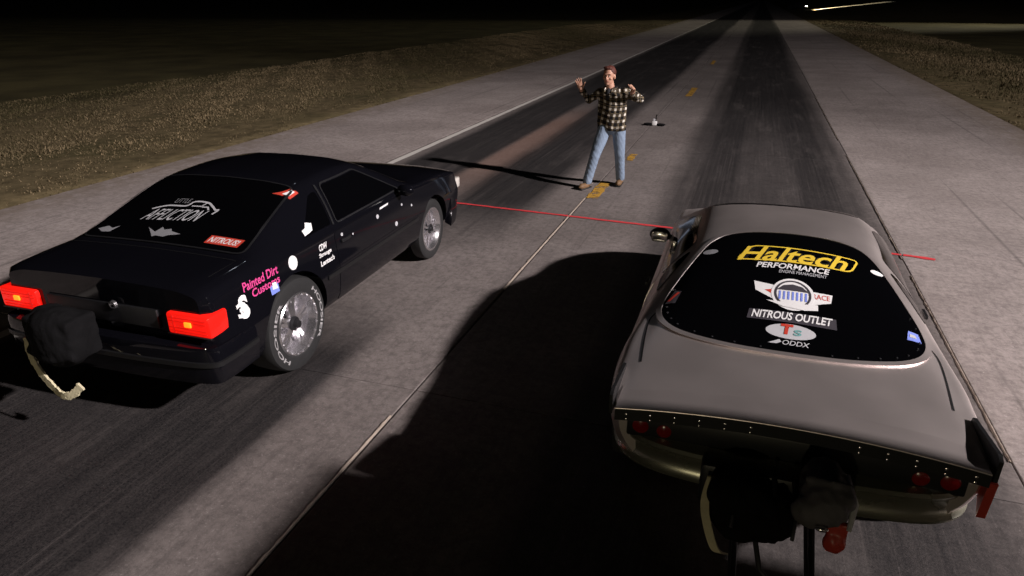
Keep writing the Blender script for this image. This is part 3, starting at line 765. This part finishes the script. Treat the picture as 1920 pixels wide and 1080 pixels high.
    mb.add(vs, [(4 * i + k, 4 * i + (k + 1) % 4, 4 * i + 4 + (k + 1) % 4, 4 * i + 4 + k) for i in range(len(st_) - 1) for k in range(4)] + [(0, 1, 2, 3), tuple(4 * len(st_) - 4 + k for k in range(4))])
    mb.build('tether_strap', M['strap'], pack)
    return car
black_coupe()

# ------------------------------------------------------------------ grey hatchback coupe, right lane
def grey_coupe():
    car = empty('drag_car', (.35, 3.65, 0))
    tag(car, 'satin grey drag coupe with rounded black rear window full of sponsor stickers', 'car')
    lo = (.20, .74, .32, .845, .60, .88)
    st = [(-.865, .56, .60, .60, .69, .70, .745, .815, .75, 0.826, .725, 0.836, .63, 0.860, .35, .869),
          (-.80, .52, .64, .57, .74, .69, .79, .805, .80, 0.834, .745, 0.848, .63, 0.873, .35, .882),
          (-.42, .30, .71, .40, .82, .63, .865, .81, .835, 0.856, .745, 0.878, .635, 0.906, .35, .916),
          (-.28, .22, .73, .34, .845, .61, .882, .82, .835, 0.869, .74, 0.894, .63, 0.924, .35, .936),
          (.0, *lo, .845, .81, 0.901, .72, 0.945, .61, 0.984, .34, .998),
          (.30, *lo, .84, .80, 0.942, .70, 1.015, .565, 1.059, .31, 1.075),
          (.60, *lo, .835, .795, 0.982, .68, 1.085, .525, 1.134, .29, 1.152),
          (.90, *lo, .83, .795, 1.002, .67, 1.130, .505, 1.182, .28, 1.199),
          (1.25, *lo, .825, .80, 1.012, .675, 1.150, .50, 1.201, .28, 1.217),
          (1.55, *lo, .82, .805, 1.0, .685, 1.15, .50, 1.192, .28, 1.202),
          (1.98, *lo, .81, .815, .925, .73, 1.015, .59, 1.065, .33, 1.078),
          (2.42, *lo, .785, .82, .825, .755, .852, .66, .876, .36, .884),
          (2.62, .2, .73, .32, .84, .57, .87, .77, .815, .802, .75, .822, .65, .836, .36, .84),
          (3.00, .2, .70, .30, .80, .50, .83, .69, .775, .715, .71, .732, .6, .742, .34, .744),
          (3.30, .2, .58, .27, .68, .40, .70, .55, .66, .575, .6, .592, .5, .602, .3, .604),
          (3.38, .22, .48, .27, .57, .37, .59, .48, .56, .50, .51, .513, .42, .522, .26, .524)]
    bm = loft(st, 120, 6); bvh = BVHTree.FromBMesh(bm)
    me = bpy.data.meshes.new('body'); bm.to_mesh(me); bm.free(); me.materials.append(M['grey'])
    me = cut(me, [(0, .36, .40, .50, 1.2), (0, .36, .40, -1.2, -.50), (2.42, .32, .36, .58, 1.2), (2.42, .32, .36, -1.2, -.58)])
    link('body', me, M['grey'], car)
    half = [(0, .905), (.22, .90), (.38, .86), (.48, .76), (.56, .56), (.635, .34), (.68, .16), (.68, .02), (.625, -.11), (.50, -.205), (.28, -.275), (0, -.297)]
    loop = half + [(-x, y) for x, y in half[-2:0:-1]]
    loop = smooth_loop(loop, 4)
    drape('hatch_window', poly(loop), 'top', bvh, .006, M['glass'], car, .05, .010)
    big = [(x * 1.035, (y - .3) * 1.035 + .3) for x, y in loop]
    drape('window_seal', ring_bm(big, .030), 'top', bvh, .009, M['grey'], car, .05, .010)
    for k in range(40):
        x, y = [(x * .955, (y - .3) * .955 + .3) for x, y in loop][int(k * len(loop) / 40)]
        if y < .25 and abs(x) > .1:
            h, n, _, _ = bvh.ray_cast(Vector((x, y, 3)), Vector((0, 0, -1)))
            MB().ell((h.x, h.y, h.z + .008), (.007, .007, .004), 8, 5).build('window_rivet', M['darkmetal'], car)
    quad_panel('windshield', bvh, 'top', [(-.49, 1.58), (.49, 1.58), (.68, 2.40), (-.68, 2.40)], M['glass'], car, .08)
    for side, sg in (('right', 1), ('left', -1)):
        q = lambda pts: [(sg * y, z) for y, z in pts]
        door = quad_panel('door', bvh, side, q([(.72, .34), (2.0, .34), (2.08, .76), (1.95, .815), (.82, .825)]), M['grey'], car, .05, .003, .006)
        MB().box((sg * .872, .90, .76), (.02, .12, .026)).build('handle', M['trimblk'], door, bevel=.006)
        quad_panel('side_window', bvh, side, q([(.72, .885), (.86, 1.09), (1.50, 1.10), (2.02, .875)]), M['glass'], car, .06)
        quad_panel('quarter_window', bvh, side, q([(.38, .90), (.62, 1.02), (.76, 1.07), (.66, .89)]), M['glass'], car, .04)
        # hatch shut line running down from the corner of the glass to the deck
        drape('hatch_gap', line_bm(curve_pts([(sg * .70, .06), (sg * .735, -.02), (sg * .735, -.2), (sg * .715, -.48)], 6), .010), 'top', bvh, .0025, M['trimblk'], car, .05)
        if sg < 0:
            mir = MB().ell((sg * .90, 1.74, .835), (.085, .05, .06)).build('side_mirror', M['trimblk'], car)
            MB().box((sg * .90, 1.69, .835), (.125, .012, .08)).build('mirror_glass', M['chrome'], mir, bevel=.02)
            MB().tube([(sg * .79, 1.80, .80), (sg * .86, 1.76, .82)], .022, 8).build('mirror_arm', M['trimblk'], mir)
        wheel(car, sg * .73, 0, .36, .28, .225, sg, None, 'star'); wheel(car, sg * .765, 2.42, .315, .13, .22, sg, None, 'ten')
        for (x, z, r_) in ((.645, .742, .040), (.535, .735, .036)):
            MB().lathe([(-.004, .001), (-.002, r_ * .7), (.004, r_), (.05, r_)], 24, 'Y', (sg * x, -.886, z)).build('taillight', M['taildark'], car)
        # spill plate at the end of the deck: black fin, red lower tip
        X = sg * .782; t = .016
        pr = [(-.50, .82), (-.52, .865), (-.86, .905), (-.895, .89), (-.895, .79), (-.80, .79), (-.62, .82)]
        mb = MB(); mb.add([(X, y, z) for y, z in pr] + [(X + sg * t, y, z) for y, z in pr], [tuple(range(7)), tuple(range(7, 14))] + [(i, (i + 1) % 7, 7 + (i + 1) % 7, 7 + i) for i in range(7)])
        fin = mb.build('spill_plate', M['trimblk'], car, smooth=False)
        mb = MB(); pr = [(-.905, .788), (-.76, .788), (-.885, .60)]
        mb.add([(X - sg * .015, y, z) for y, z in pr] + [(X + sg * t * 1.2, y, z) for y, z in pr], [(0, 1, 2), (3, 4, 5), (0, 1, 4, 3), (1, 2, 5, 4), (2, 0, 3, 5)])
        if sg > 0: mb.build('red_tip', M['redpaint'], fin, smooth=False)
    # deck extension plate with a row of bolts on its rear edge
    mb = MB(); vs = []; n = 24
    for i in range(n + 1):
        x = -.765 + 1.53 * i / n; dr = .055 * (abs(x) / .76) ** 2
        vs += [(x, -.70, .893 - dr), (x, -.915, .893 - dr), (x, -.917, .885 - dr), (x, -.70, .872 - dr)]
    mb.add(vs, [(4 * i + k, 4 * i + (k + 1) % 4, 4 * i + 4 + (k + 1) % 4, 4 * i + 4 + k) for i in range(n) for k in range(4)] + [(0, 1, 2, 3), tuple(4 * n + k for k in range(4))])
    plate = mb.build('deck_plate', M['grey'], car)
    mb = MB(); vs = []
    for i in range(n + 1):
        x = -.765 + 1.53 * i / n; dr = .055 * (abs(x) / .76) ** 2
        vs += [(x, -.919, .890 - dr), (x, -.921, .832 - dr), (x, -.909, .830 - dr), (x, -.905, .870 - dr)]
    mb.add(vs, [(4 * i + k, 4 * i + (k + 1) % 4, 4 * i + 4 + (k + 1) % 4, 4 * i + 4 + k) for i in range(n) for k in range(4)] + [(0, 1, 2, 3), tuple(4 * n + k for k in range(4))])
    strip_ = mb.build('edge_strip', M['trimblk'], car)
    for k in range(14):
        x = -.71 + 1.42 * k / 13
        if abs(x - .03) < .14: continue
        dr = .055 * (abs(x) / .76) ** 2
        MB().ell((x, -.924, .868 - dr), (.008, .006, .008), 8, 5).ell((x, -.925, .842 - dr), (.006, .005, .007), 8, 5).build('bolt', M['chrome'], strip_)
    MB().box((0, -.868, .745), (1.42, .03, .13)).build('tail_panel', M['trimblk'], car, bevel=.01)
    # rear bumper, ridged at its upper and lower edge
    path = curve_pts([(-.80, -.42), (-.785, -.66), (-.70, -.84), (-.48, -.93), (0, -.955), (.48, -.93), (.70, -.84), (.785, -.66), (.80, -.42)], 7)
    sweep_band(path, [(-.10, .53), (.0, .532), (.016, .540), (.018, .552), (.006, .566), (-.004, .60), (-.002, .645), (.012, .662), (.016, .675), (.006, .69), (-.03, .697), (-.10, .697)], 'rear_bumper', M['silver'], car)
    # parachute, mount and wheelie bar
    MB().box((-.05, -.985, .60), (.60, .10, .21)).build('parachute_mount', M['trimblk'], car, bevel=.02)
    ch = MB().lathe([(-.96, .001), (-.965, .080), (-1.02, .092), (-1.14, .098), (-1.21, .090), (-1.25, .060), (-1.26, .001)], 26, 'Y', (.145, 0, .735)).ell((.10, -1.20, .70), (.085, .06, .075)).ell((.20, -1.17, .765), (.055, .07, .05)).tube([(.06, -1.14, .81), (.15, -1.18, .835), (.23, -1.14, .80)], .018, 8)
    pack = link('parachute_pack', remesh(ch, .010, 3, .0045), M['greynylon'], car)
    MB().tube([(.225, -1.05, .80), (.252, -1.16, .745), (.232, -1.24, .675)], [.010, .013, .010], 8).build('pack_band', M['grylet'], pack)
    tg = MB().box((.205, -1.18, .600), (.075, .035, .12)).ell((.20, -1.19, .56), (.045, .03, .05)); link('red_tag', remesh(tg, .008, 2, .002), M['redpaint'], pack)
    MB().ell((.13, -1.268, .68), (.026, .014, .012), 10, 6).build('release_pin', M['chrome'], pack)
    sb = MB().box((-.14, -1.09, .60), (.30, .16, .17)).ell((-.19, -1.14, .66), (.13, .10, .09)).ell((-.07, -1.14, .58), (.13, .11, .11)).ell((-.16, -1.12, .50), (.12, .09, .07)).tube([(-.30, -1.12, .62), (-.14, -1.22, .585), (.02, -1.17, .60)], .024, 10)
    link('parachute_bag', remesh(sb, .012, 4, .005), M['nylon'], car)
    for sx in (-.21, -.05, .03): MB().tube([(sx, -1.05, .72), (sx + .015, -1.19, .645), (sx + .01, -1.23, .56)], .008, 8).build('release_cable', M['darkmetal'], pack)
    MB().tube([(-.11, -1.06, .50), (-.06, -1.22, .36), (.02, -1.25, .30)], .012, 8).build('release_cable', M['darkmetal'], pack)
    mb = MB(); sp_ = curve_pts([(-.30, -1.08, .68), (-.315, -1.16, .60), (-.29, -1.22, .52), (-.25, -1.25, .44), (-.21, -1.22, .40)], 6)
    vs = []
    for p in sp_:
        p = Vector(p); vs += [p + Vector((-.018, 0, 0)), p + Vector((.018, 0, .0)), p + Vector((.018, .012, 0)), p + Vector((-.018, .012, 0))]
    mb.add(vs, [(4 * i + k, 4 * i + (k + 1) % 4, 4 * i + 4 + (k + 1) % 4, 4 * i + 4 + k) for i in range(len(sp_) - 1) for k in range(4)] + [(0, 1, 2, 3), tuple(4 * len(sp_) - 4 + k for k in range(4))])
    mb.build('tether_strap', M['strap'], pack)
    wb = MB()
    for sx in (-.17, .17):
        wb.tube([(sx, -.70, .42), (sx * .9, -1.55, .17)], .014, 8).tube([(sx, -.70, .26), (sx * .9, -1.55, .12)], .014, 8)
        wb.tube([(sx * .96, -1.10, .31), (sx * .96, -1.10, .19)], .010, 8)
    wb.tube([(-.17, -1.50, .155), (.17, -1.50, .155)], .013, 8)
    bar = wb.build('wheelie_bar', M['darkmetal'], car)
    for sx in (-.19, .19):
        MB().lathe([(-.02, .03), (-.02, .075), (-.012, .085), (.012, .085), (.02, .075), (.02, .03)], 24, 'X', (sx * .9, -1.56, .086)).build('wheelie_wheel', M['rubber'], bar)
    # --- writing and marks on the hatch window
    T = lambda name, bm, m, off=.0095, size=.05: drape(name, bm, 'top', bvh, off, m, car, size, 0, False)
    T('window_lettering', text_bm('Haltech', .60, .165, .35, .075, (.03, .60)), M['trimblk'], .0085)
    T('window_lettering', text_bm('Haltech', .60, .165, .35, .02, (.03, .60)), M['yellow'], .0105)
    fr = [(-.31, .525), (-.22, .70), (.40, .68), (.345, .515)]
    T('window_lettering', ring_bm(rounded(fr, .05), .012), M['yellow'], .0095)
    T('window_lettering', text_bm('PERFORMANCE', .40, .055, .2, .02, (.02, .478)), M['white'])
    T('window_lettering', text_bm('ENGINE MANAGEMENT', .26, .030, .1, .0, (.075, .425)), M['grylet'])
    c0 = (.02, .215)
    T('crest_sticker', poly([(c0[0] - .21, c0[1] + .10), (c0[0] - .20, c0[1] + .015), (c0[0] - .06, c0[1] - .09), (c0[0] - .02, c0[1] + .05)]), M['white'], .0085)
    T('crest_sticker', poly([(c0[0] + .06, c0[1] + .05), (c0[0] + .06, c0[1] - .09), (c0[0] + .20, c0[1] - .03), (c0[0] + .21, c0[1] + .045)]), M['white'], .0085)
    T('crest_sticker', poly([(c0[0] - .15, c0[1] + .02), (c0[0] - .08, c0[1] + .04), (c0[0] - .06, c0[1] - .05)]), M['redv'], .0095)
    T('crest_sticker', text_bm('RACE', .09, .045, 0, .01, (c0[0] + .15, c0[1] + .008)), M['redv'], .0095)
    T('crest_sticker', disc(c0, .115, .145), M['white'], .0100)
    T('crest_sticker', ring_bm([(c0[0] + .098 * math.cos(a), c0[1] + .125 * math.sin(a)) for a in np.linspace(0, 2 * math.pi, 36, endpoint=False)], .012), M['darkv'], .0115)
    T('crest_sticker', poly([(c0[0] - .085, c0[1] + .03), (c0[0] - .05, c0[1] + .075), (c0[0], c0[1] + .09), (c0[0] + .05, c0[1] + .075), (c0[0] + .085, c0[1] + .03)]), M['darkv'], .0115)
    for i in range(7): T('crest_sticker', poly([(c0[0] - .075 + .023 * i, c0[1] - .055), (c0[0] - .064 + .023 * i, c0[1] - .055), (c0[0] - .062 + .023 * i, c0[1] + .02), (c0[0] - .073 + .023 * i, c0[1] + .02)]), M['bluev'], .0115)
    T('crest_sticker', poly([(c0[0] - .14, c0[1] - .075), (c0[0] - .05, c0[1] - .12), (c0[0] + .06, c0[1] - .135), (c0[0] + .13, c0[1] - .12), (c0[0] + .13, c0[1] - .07), (c0[0] + .03, c0[1] - .085)]), M['white'], .0125)
    T('window_lettering', poly([(-.215, -.03), (-.205, .055), (.24, .05), (.24, -.04)]), M['darkv'], .008)
    T('window_lettering', text_bm('NITROUS OUTLET', .405, .068, .15, .025, (.015, .015)), M['white'], .0105)
    T('oval_sticker', disc((.01, -.113), .125, .062), M['grylet'], .009)
    T('oval_sticker', text_bm('T', .062, .085, .1, .05, (-.01, -.098)), M['redv'], .011)
    T('oval_sticker', text_bm('S', .04, .05, .1, .03, (.045, -.118)), M['teal'], .011)
    T('window_lettering', poly([(-.10, -.222), (-.045, -.185), (-.035, -.205), (-.06, -.224)]), M['grylet'], .009)
    T('window_lettering', text_bm('ODDX', .13, .040, .2, .01, (.035, -.207)), M['grylet'], .0095)
    T('sticker', disc((.49, .60), .036, .026), M['white'])
    T('sticker', disc((-.46, .63), .045, .030), M['dimlet'])
    T('sticker', poly([(.585, .02), (.655, .03), (.65, .11), (.60, .105)]), M['bluev'])
    T('sticker', poly([(.60, .05), (.635, .055), (.63, .08), (.605, .08)]), M['grylet'], .011)
    T('sticker', poly([(-.665, .10), (-.61, .09), (-.585, .21), (-.625, .23)]), M['darkv'])
    T('sticker', line_bm([(-.65, .12), (-.60, .20)], .018), M['redv'], .011)
    return car
grey_coupe()

# ------------------------------------------------------------------ the starter
def limb(mb, pts, rs, n=14):
    """tapered tube with round joints, sub-sampled"""
    mb.tube(pts, rs, n)
    for p, r in zip(pts, rs): mb.ell(p, (r, r, r), n, 8)

def person():
    root = empty('person', (-1.90, 9.95, 0.004), rz=rad(-9))
    tag(root, 'man in plaid flannel shirt and blue jeans standing with both arms raised', 'person')
    Lf, Rf = (-.205, -.25), (.155, .21)
    hipL, hipR = (-.035, -.02, .86), (.165, .02, .87); knL, knR = (-.115, -.17, .475), (.185, .07, .49); anL, anR = (-.205, -.19, .10), (.155, .25, .10)
    pel = (.065, 0, .90); chest = (.055, -.01, 1.22); neck = (.02, -.02, 1.43)
    shL, shR = (-.135, 0, 1.36), (.235, 0, 1.38)
    elL, wrL = (-.345, .10, 1.235), (-.405, -.07, 1.395); elR, wrR = (.435, .07, 1.295), (.385, -.145, 1.415)
    head = (.0, -.045, 1.595)
    b = MB()
    # torso, arms, legs under the clothes
    b.ell(pel, (.13, .08, .12)); b.ell(chest, (.145, .078, .20)); b.tube([pel, chest, neck], [.075, .075, .055], 14)
    limb(b, [shL, elL, wrL], [.052, .042, .030]); limb(b, [shR, elR, wrR], [.052, .042, .030])
    limb(b, [hipL, knL, anL], [.08, .056, .042]); limb(b, [hipR, knR, anR], [.08, .056, .042])
    limb(b, [neck, (head[0], head[1] + .02, head[2] - .07)], [.062, .058])
    # head: skull, jaw, nose, brow, ears
    hx, hy, hz = head; b.ell((hx, hy + .012, hz + .035), (.078, .097, .10), 20, 14); b.ell((hx, hy - .022, hz - .045), (.060, .070, .082), 18, 12)
    b.ell((hx, hy - .062, hz - .095), (.030, .026, .024)); b.ell((hx, hy - .097, hz - .022), (.014, .022, .024)); b.ell((hx, hy - .088, hz + .008), (.010, .014, .028))
    b.ell((hx, hy - .074, hz + .030), (.055, .022, .014))
    for s in (-1, 1): b.ell((hx + s * .080, hy + .012, hz - .005), (.012, .024, .034)); b.ell((hx + s * .045, hy - .062, hz - .025), (.022, .022, .020))
    # hands
    def hand(w, d, side, palm_n, curl):
        w = Vector(w); d = Vector(d).normalized(); pn = Vector(palm_n).normalized(); sd = d.cross(pn).normalized() * side; pn = sd.cross(d).normalized() * side
        Mx = Matrix((sd, pn, d)).transposed()
        b.ell(w + d * .048, (.040, .017, .052), 14, 9, Mx); b.tube([w - d * .03, w + d * .03], [.029, .030], 12)
        for k, (off, ln) in enumerate(((-.030, .070), (-.010, .082), (.011, .078), (.031, .060))):
            p = w + d * .088 + sd * off; dv = (d + sd * off * 6).normalized(); pts = [p - d * .03, p]; ang = 0
            for seg in (.42, .32, .26):
                ang += curl; q = dv * math.cos(ang) + pn * math.sin(ang); p = p + q * ln * seg; pts.append(p)
            b.tube(pts, [.0105, .0105, .010, .0092, .008], 8); b.ell(pts[-1], (.008, .008, .008), 8, 6)
        p = w + d * .025 - sd * .030; q = (d * .62 - sd * .75 + pn * .15).normalized(); p2 = p + q * .045; p3 = p2 + (q + d * .5 + pn * curl).normalized() * .038
        b.tube([p + sd * .012, p, p2, p3], [.014, .0135, .0115, .009], 8); b.ell(p3, (.009, .009, .009), 8, 6)
    hand(wrL, (-.30, -.12, .95), -1, (.2, -1, 0), .14)
    hand(wrR, (.30, -.55, .62), 1, (-.5, -.8, -.3), .45)
    body = link('body', remesh(b, .0055, 3), M['skin'], root)
    # face details and hair
    for s in (-1, 1):
        e = MB().ell((hx + s * .031, hy - .083, hz + .006), (.013, .008, .008), 10, 7).build('eye', M['eye'], root)
        MB().ell((hx + s * .031, hy - .0905, hz + .006), (.006, .003, .006), 8, 5).build('iris', M['iris'], e)
        MB().tube([(hx + s * .014, hy - .096, hz + .030), (hx + s * .034, hy - .094, hz + .036), (hx + s * .052, hy - .080, hz + .030)], [.004, .005, .003], 6).build('eyebrow', M['hair'], root)
    MB().ell((hx, hy - .094, hz - .060), (.024, .006, .007), 12, 6).build('mouth', M['lip'], root)
    h = MB(); h.ell((hx, hy + .026, hz + .055), (.086, .098, .092), 20, 12); h.ell((hx, hy + .055, hz + .0), (.078, .065, .075)); h.ell((hx - .01, hy - .035, hz + .112), (.068, .052, .030))
    hm = remesh(h, .006, 1, .002)
    link('hair', hm, M['hair'], root)
    # plaid shirt, open collar
    s_ = MB()
    s_.tube([(.065, 0, .85), (.066, 0, .94), (.06, -.005, 1.08), (.052, -.01, 1.25), (.048, 0, 1.36)], [.150, .146, .150, .162, .145], 24)
    for (x, r) in ((-.045, .112), (.158, .112)): s_.tube([(x + .01, 0, .845), (x, 0, .95), (x, -.005, 1.12), (x, -.01, 1.28), (x, 0, 1.36)], [r * 1.02, r, r * .98, r, r * .75], 16)
    s_.ell((.05, 0, 1.37), (.20, .085, .065), 20, 10)
    limb(s_, [shL, elL, tuple(np.array(elL) + (np.array(wrL) - np.array(elL)) * .82)], [.070, .058, .047]); limb(s_, [shR, elR, tuple(np.array(elR) + (np.array(wrR) - np.array(elR)) * .82)], [.070, .058, .047])
    sm = remesh(s_, .010, 3, .0030)
    n = len(sm.vertices); co = np.zeros(n * 3, np.float32); sm.vertices.foreach_get('co', co); co = co.reshape(-1, 3)
    # flatten front-to-back so that the chest is broader than deep, keep the sleeves
    tors = (np.abs(co[:, 0] - .055) < .24) & (co[:, 2] < 1.34); co[tors, 1] *= .80; sm.vertices.foreach_set('co', co.reshape(-1)); sm.update()
    wv = np.stack([co[:, 0] + .55 * co[:, 1] + .02 * np.sin(co[:, 2] * 9), co[:, 2] + .02 * np.sin(co[:, 0] * 11), 0 * co[:, 0]], 1)
    at = sm.attributes.new('weave', 'FLOAT_VECTOR', 'POINT'); at.data.foreach_set('vector', wv.astype(np.float32).reshape(-1))
    shirt = link('plaid_shirt', sm, M['plaid'], root)
    tee = MB().ell((.022, -.100, 1.35), (.045, .040, .095)); link('undershirt', remesh(tee, .008, 1), M['tee'], root)
    for s in (-1, 1):
        c = MB(); c.tube([(.022 + s * .075, .02, 1.445), (.022 + s * .072, -.07, 1.435), (.022 + s * .050, -.125, 1.385)], [.022, .024, .016], 10)
        cm = remesh(c, .007, 1); nn = len(cm.vertices); cc = np.zeros(nn * 3, np.float32); cm.vertices.foreach_get('co', cc); cc = cc.reshape(-1, 3)
        at = cm.attributes.new('weave', 'FLOAT_VECTOR', 'POINT'); at.data.foreach_set('vector', np.stack([cc[:, 0], cc[:, 2], 0 * cc[:, 0]], 1).astype(np.float32).reshape(-1))
        link('collar', cm, M['plaid'], root)
    # jeans
    j = MB(); j.ell((.065, 0, .88), (.155, .115, .10), 20, 10)
    for hp, kn, an in ((hipL, knL, anL), (hipR, knR, anR)):
        hp, kn, an = (np.array(q) for q in (hp, kn, an)); lo = an + (kn - an) * .02
        limb(j, [tuple(hp), tuple(hp * .5 + kn * .5), tuple(kn), tuple(kn * .45 + an * .55), tuple(lo)], [.100, .090, .074, .070, .068], 16)
    link('jeans', remesh(j, .009, 3, .0016), M['denim'], root)
    for (fx, fy), an, tw in ((Lf, anL, -.25), (Rf, anR, .15)):
        bt = MB(); d = Vector((math.sin(tw), -math.cos(tw), 0)); a = Vector((an[0], an[1], 0)); Mz = Matrix.Rotation(tw, 3, 'Z')
        bt.ell(a + d * .06 + Vector((0, 0, .042)), (.046, .135, .042), 16, 10, Mz); bt.ell(a + d * .12 + Vector((0, 0, .045)), (.046, .07, .045), 14, 9, Mz); bt.tube([a + Vector((0, 0, .05)), a + Vector((0, 0, .15))], [.052, .050], 14)
        bm_ = link('boot', remesh(bt, .007, 2), M['boot'], root)
        MB().box(a + d * .055 + Vector((0, 0, .010)), (.088, .265, .020), Mz).build('sole', M['rubber'], bm_, bevel=.008)
person()

# ------------------------------------------------------------------ small things on the road
def floor_device():
    e = empty('start_sensor', (-1.93, 15.6, 0.003)); tag(e, 'small dark device with white centre lying on the pavement behind the man', 'device')
    MB().box((0, 0, .055), (.10, .09, .09)).build('housing', M['white'], e, bevel=.012)
    MB().ell((-.14, 0, .030), (.105, .06, .030), 14, 8).build('foot', M['nylon'], e); MB().ell((.14, 0, .030), (.105, .06, .030), 14, 8).build('foot', M['nylon'], e)
    MB().tube([(.02, .01, .09), (.03, .02, .24)], .011, 8).build('aerial', M['nylon'], e)
    MB().box((-.015, .0, .125), (.05, .05, .05)).build('sensor_head', M['grylet'], e, bevel=.01)
floor_device()

def far_truck(x, y, rz, label):
    e = empty('parked_pickup', (x, y, float(ground_height(np.array(x), np.array(y))) + .0), rz=rz); tag(e, label, 'truck')
    pr = [(-2.6, .45), (-2.6, .95), (-2.55, 1.02), (-.55, 1.02), (-.5, 1.10), (-.25, 1.75), (.75, 1.78), (1.35, 1.15), (2.55, 1.05), (2.7, .9), (2.7, .45)]
    mb = MB(); k = len(pr); mb.add([(-.9, yy, z) for yy, z in pr] + [(.9, yy, z) for yy, z in pr], [tuple(range(k)), tuple(range(k, 2 * k))] + [(i, (i + 1) % k, k + (i + 1) % k, k + i) for i in range(k)])
    mb.build('body', M['truck'], e, bevel=.05)
    for s in (-1, 1):
        for yy in (-1.6, 1.7): MB().lathe([(-.12, .2), (-.12, .36), (-.09, .39), (.09, .39), (.12, .36), (.12, .2)], 24, 'X', (s * .80, yy, .39)).build('wheel', M['rubber'], e)
        MB().lathe([(0, .001), (.03, .07), (.02, .10), (-.02, .11)], 20, 'Y', (s * .65, 2.70, .80)).build('headlight', M['headglow'], e)
        l = bpy.data.lights.new('headlight_beam', 'SPOT'); l.energy = 110000; l.spot_size = rad(46); l.spot_blend = .8; l.color = (1, .93, .70); l.shadow_soft_size = .06
        lo = bpy.data.objects.new('headlight_beam', l); COL.objects.link(lo); lo.parent = e; lo.location = (s * .65, 2.80, .82); lo.rotation_euler = (rad(84), 0, 0)
far_truck(9.5, 225, rad(-112), 'distant pickup with lit headlights beside the road at the horizon')

def box_truck():
    """stands just right of the frame: the photograph shows its shadow across the right lane behind the grey car"""
    e = empty('box_truck', (3.3, 0.09, 0.004)); tag(e, 'white box truck parked right of the grey car, casting the broad shadow', 'truck')
    MB().box((0, -.10, 1.675), (2.2, 5.1, 1.65)).build('cargo_box', M['orange'], e, bevel=.03)
    for s in (-1, 1):
        MB().box((s * .42, -1.6, .72), (.10, 7.4, .20)).build('chassis_rail', M['darkmetal'], e, bevel=.01)
        for yy in (.7, -4.2): MB().lathe([(-.14, .25), (-.14, .40), (-.10, .44), (.10, .44), (.14, .40), (.14, .25)], 24, 'X', (s * .88, yy, .44)).build('wheel', M['rubber'], e)
        MB().box((s * .53, 2.462, 1.66), (1.02, .03, 1.50)).build('rear_door', M['white'], e, bevel=.01)
        MB().box((s * .80, 2.44, .78), (.22, .05, .10)).build('taillight', M['taildark'], e, bevel=.01)
    pr = [(-5.2, .50), (-5.25, 1.05), (-4.75, 1.25), (-4.2, 2.02), (-3.9, 2.12), (-2.85, 2.12), (-2.75, 2.0), (-2.75, .50)]
    mb = MB(); k = len(pr); mb.add([(-.98, yy, z) for yy, z in pr] + [(.98, yy, z) for yy, z in pr], [tuple(range(k)), tuple(range(k, 2 * k))] + [(i, (i + 1) % k, k + (i + 1) % k, k + i) for i in range(k)])
    cab = mb.build('cab', M['white'], e, bevel=.05)
    for s in (-1, 1): MB().box((s * .985, -3.55, 1.62), (.012, .95, .55)).build('side_window', M['glass'], cab, bevel=.005)
box_truck()

# ------------------------------------------------------------------ the tall floodlight pole that lights the strip (stands well right of the frame)
def floodlight_pole(x, y, top, target, power, beams, color, soft, label):
    gz = float(ground_height(np.array(x), np.array(y)))
    e = empty('floodlight_pole', (x, y, gz)); tag(e, label, 'light pole')
    MB().lathe([(-.4, .45), (.25, .45), (.25, .001)], 20, 'Z').build('footing', M['concrete'], e)
    MB().tube([(0, 0, .2), (0, 0, top / 2), (0, 0, top + .4)], [.20, .15, .09], 16).build('pole', M['galv'], e)
    arm = Vector((target[0] - x, target[1] - y, 0)).normalized(); side = Vector((-arm.y, arm.x, 0)); Ma = Matrix((arm, side, Vector((0, 0, 1)))).transposed()
    MB().box((0, 0, top), (.09, 2.0, .09), Ma).box((0, 0, top - .6), (.09, 2.0, .09), Ma).build('cross_arm', M['galv'], e, bevel=.008)
    d = (Vector((*target, 0)) - Vector((x, y, top))).normalized(); rot = d.to_track_quat('-Z', 'Y')
    for sy in (-.75, .75):
        for dz_ in (-.6, 0.0):
            hd = MB().lathe([(-.02, .27), (.05, .25), (.18, .12), (.26, .001)], 24, 'Z').build('lamp_head', M['galv'], e); hd.location = arm * .22 + side * sy + Vector((0, 0, top + dz_)); hd.rotation_mode = 'QUATERNION'; hd.rotation_quaternion = rot
            MB().lathe([(-.015, .25), (-.02, .001)], 24, 'Z').build('lens', M['lampglow'], hd)
    for pw, size, bl in beams:
        l = bpy.data.lights.new('floodlight', 'SPOT'); l.energy = power * pw; l.spot_size = rad(size); l.spot_blend = bl; l.color = color; l.shadow_soft_size = soft
        lo = bpy.data.objects.new('floodlight', l); COL.objects.link(lo); lo.parent = e; lo.location = Vector((0, 0, top - .3)) + arm * .2 + d * .55; lo.rotation_mode = 'QUATERNION'; lo.rotation_quaternion = rot
# some heads throw a narrow beam over the start line, the others a wide one
floodlight_pole(*TOWER, 19.0, (-12.0, 9.0), LAMP_POWER, ((.80, 46, .95), (.62, 175, .25)), (1.0, .915, .895), .5, 'tall steel pole carrying four lit floodlights right of the strip')
# weak yellowish light from the pits far behind the camera: it shows in the bumpers
floodlight_pole(-5.0, -42.0, 4.6, (-1.0, 3.0), 4000.0, ((1.0, 120, .8),), (1.0, .86, .52), .35, 'low pole with yellowish pit lights far behind the two cars')
# added pole out of view: its yellowish light brightens the far strip
floodlight_pole(58.0, 112.0, 14.0, (-12.0, 80.0), 110000.0, ((1.0, 40, .9),), (1.0, .93, .70), .3, 'unseen pole added to throw yellowish light on the far end of the strip')
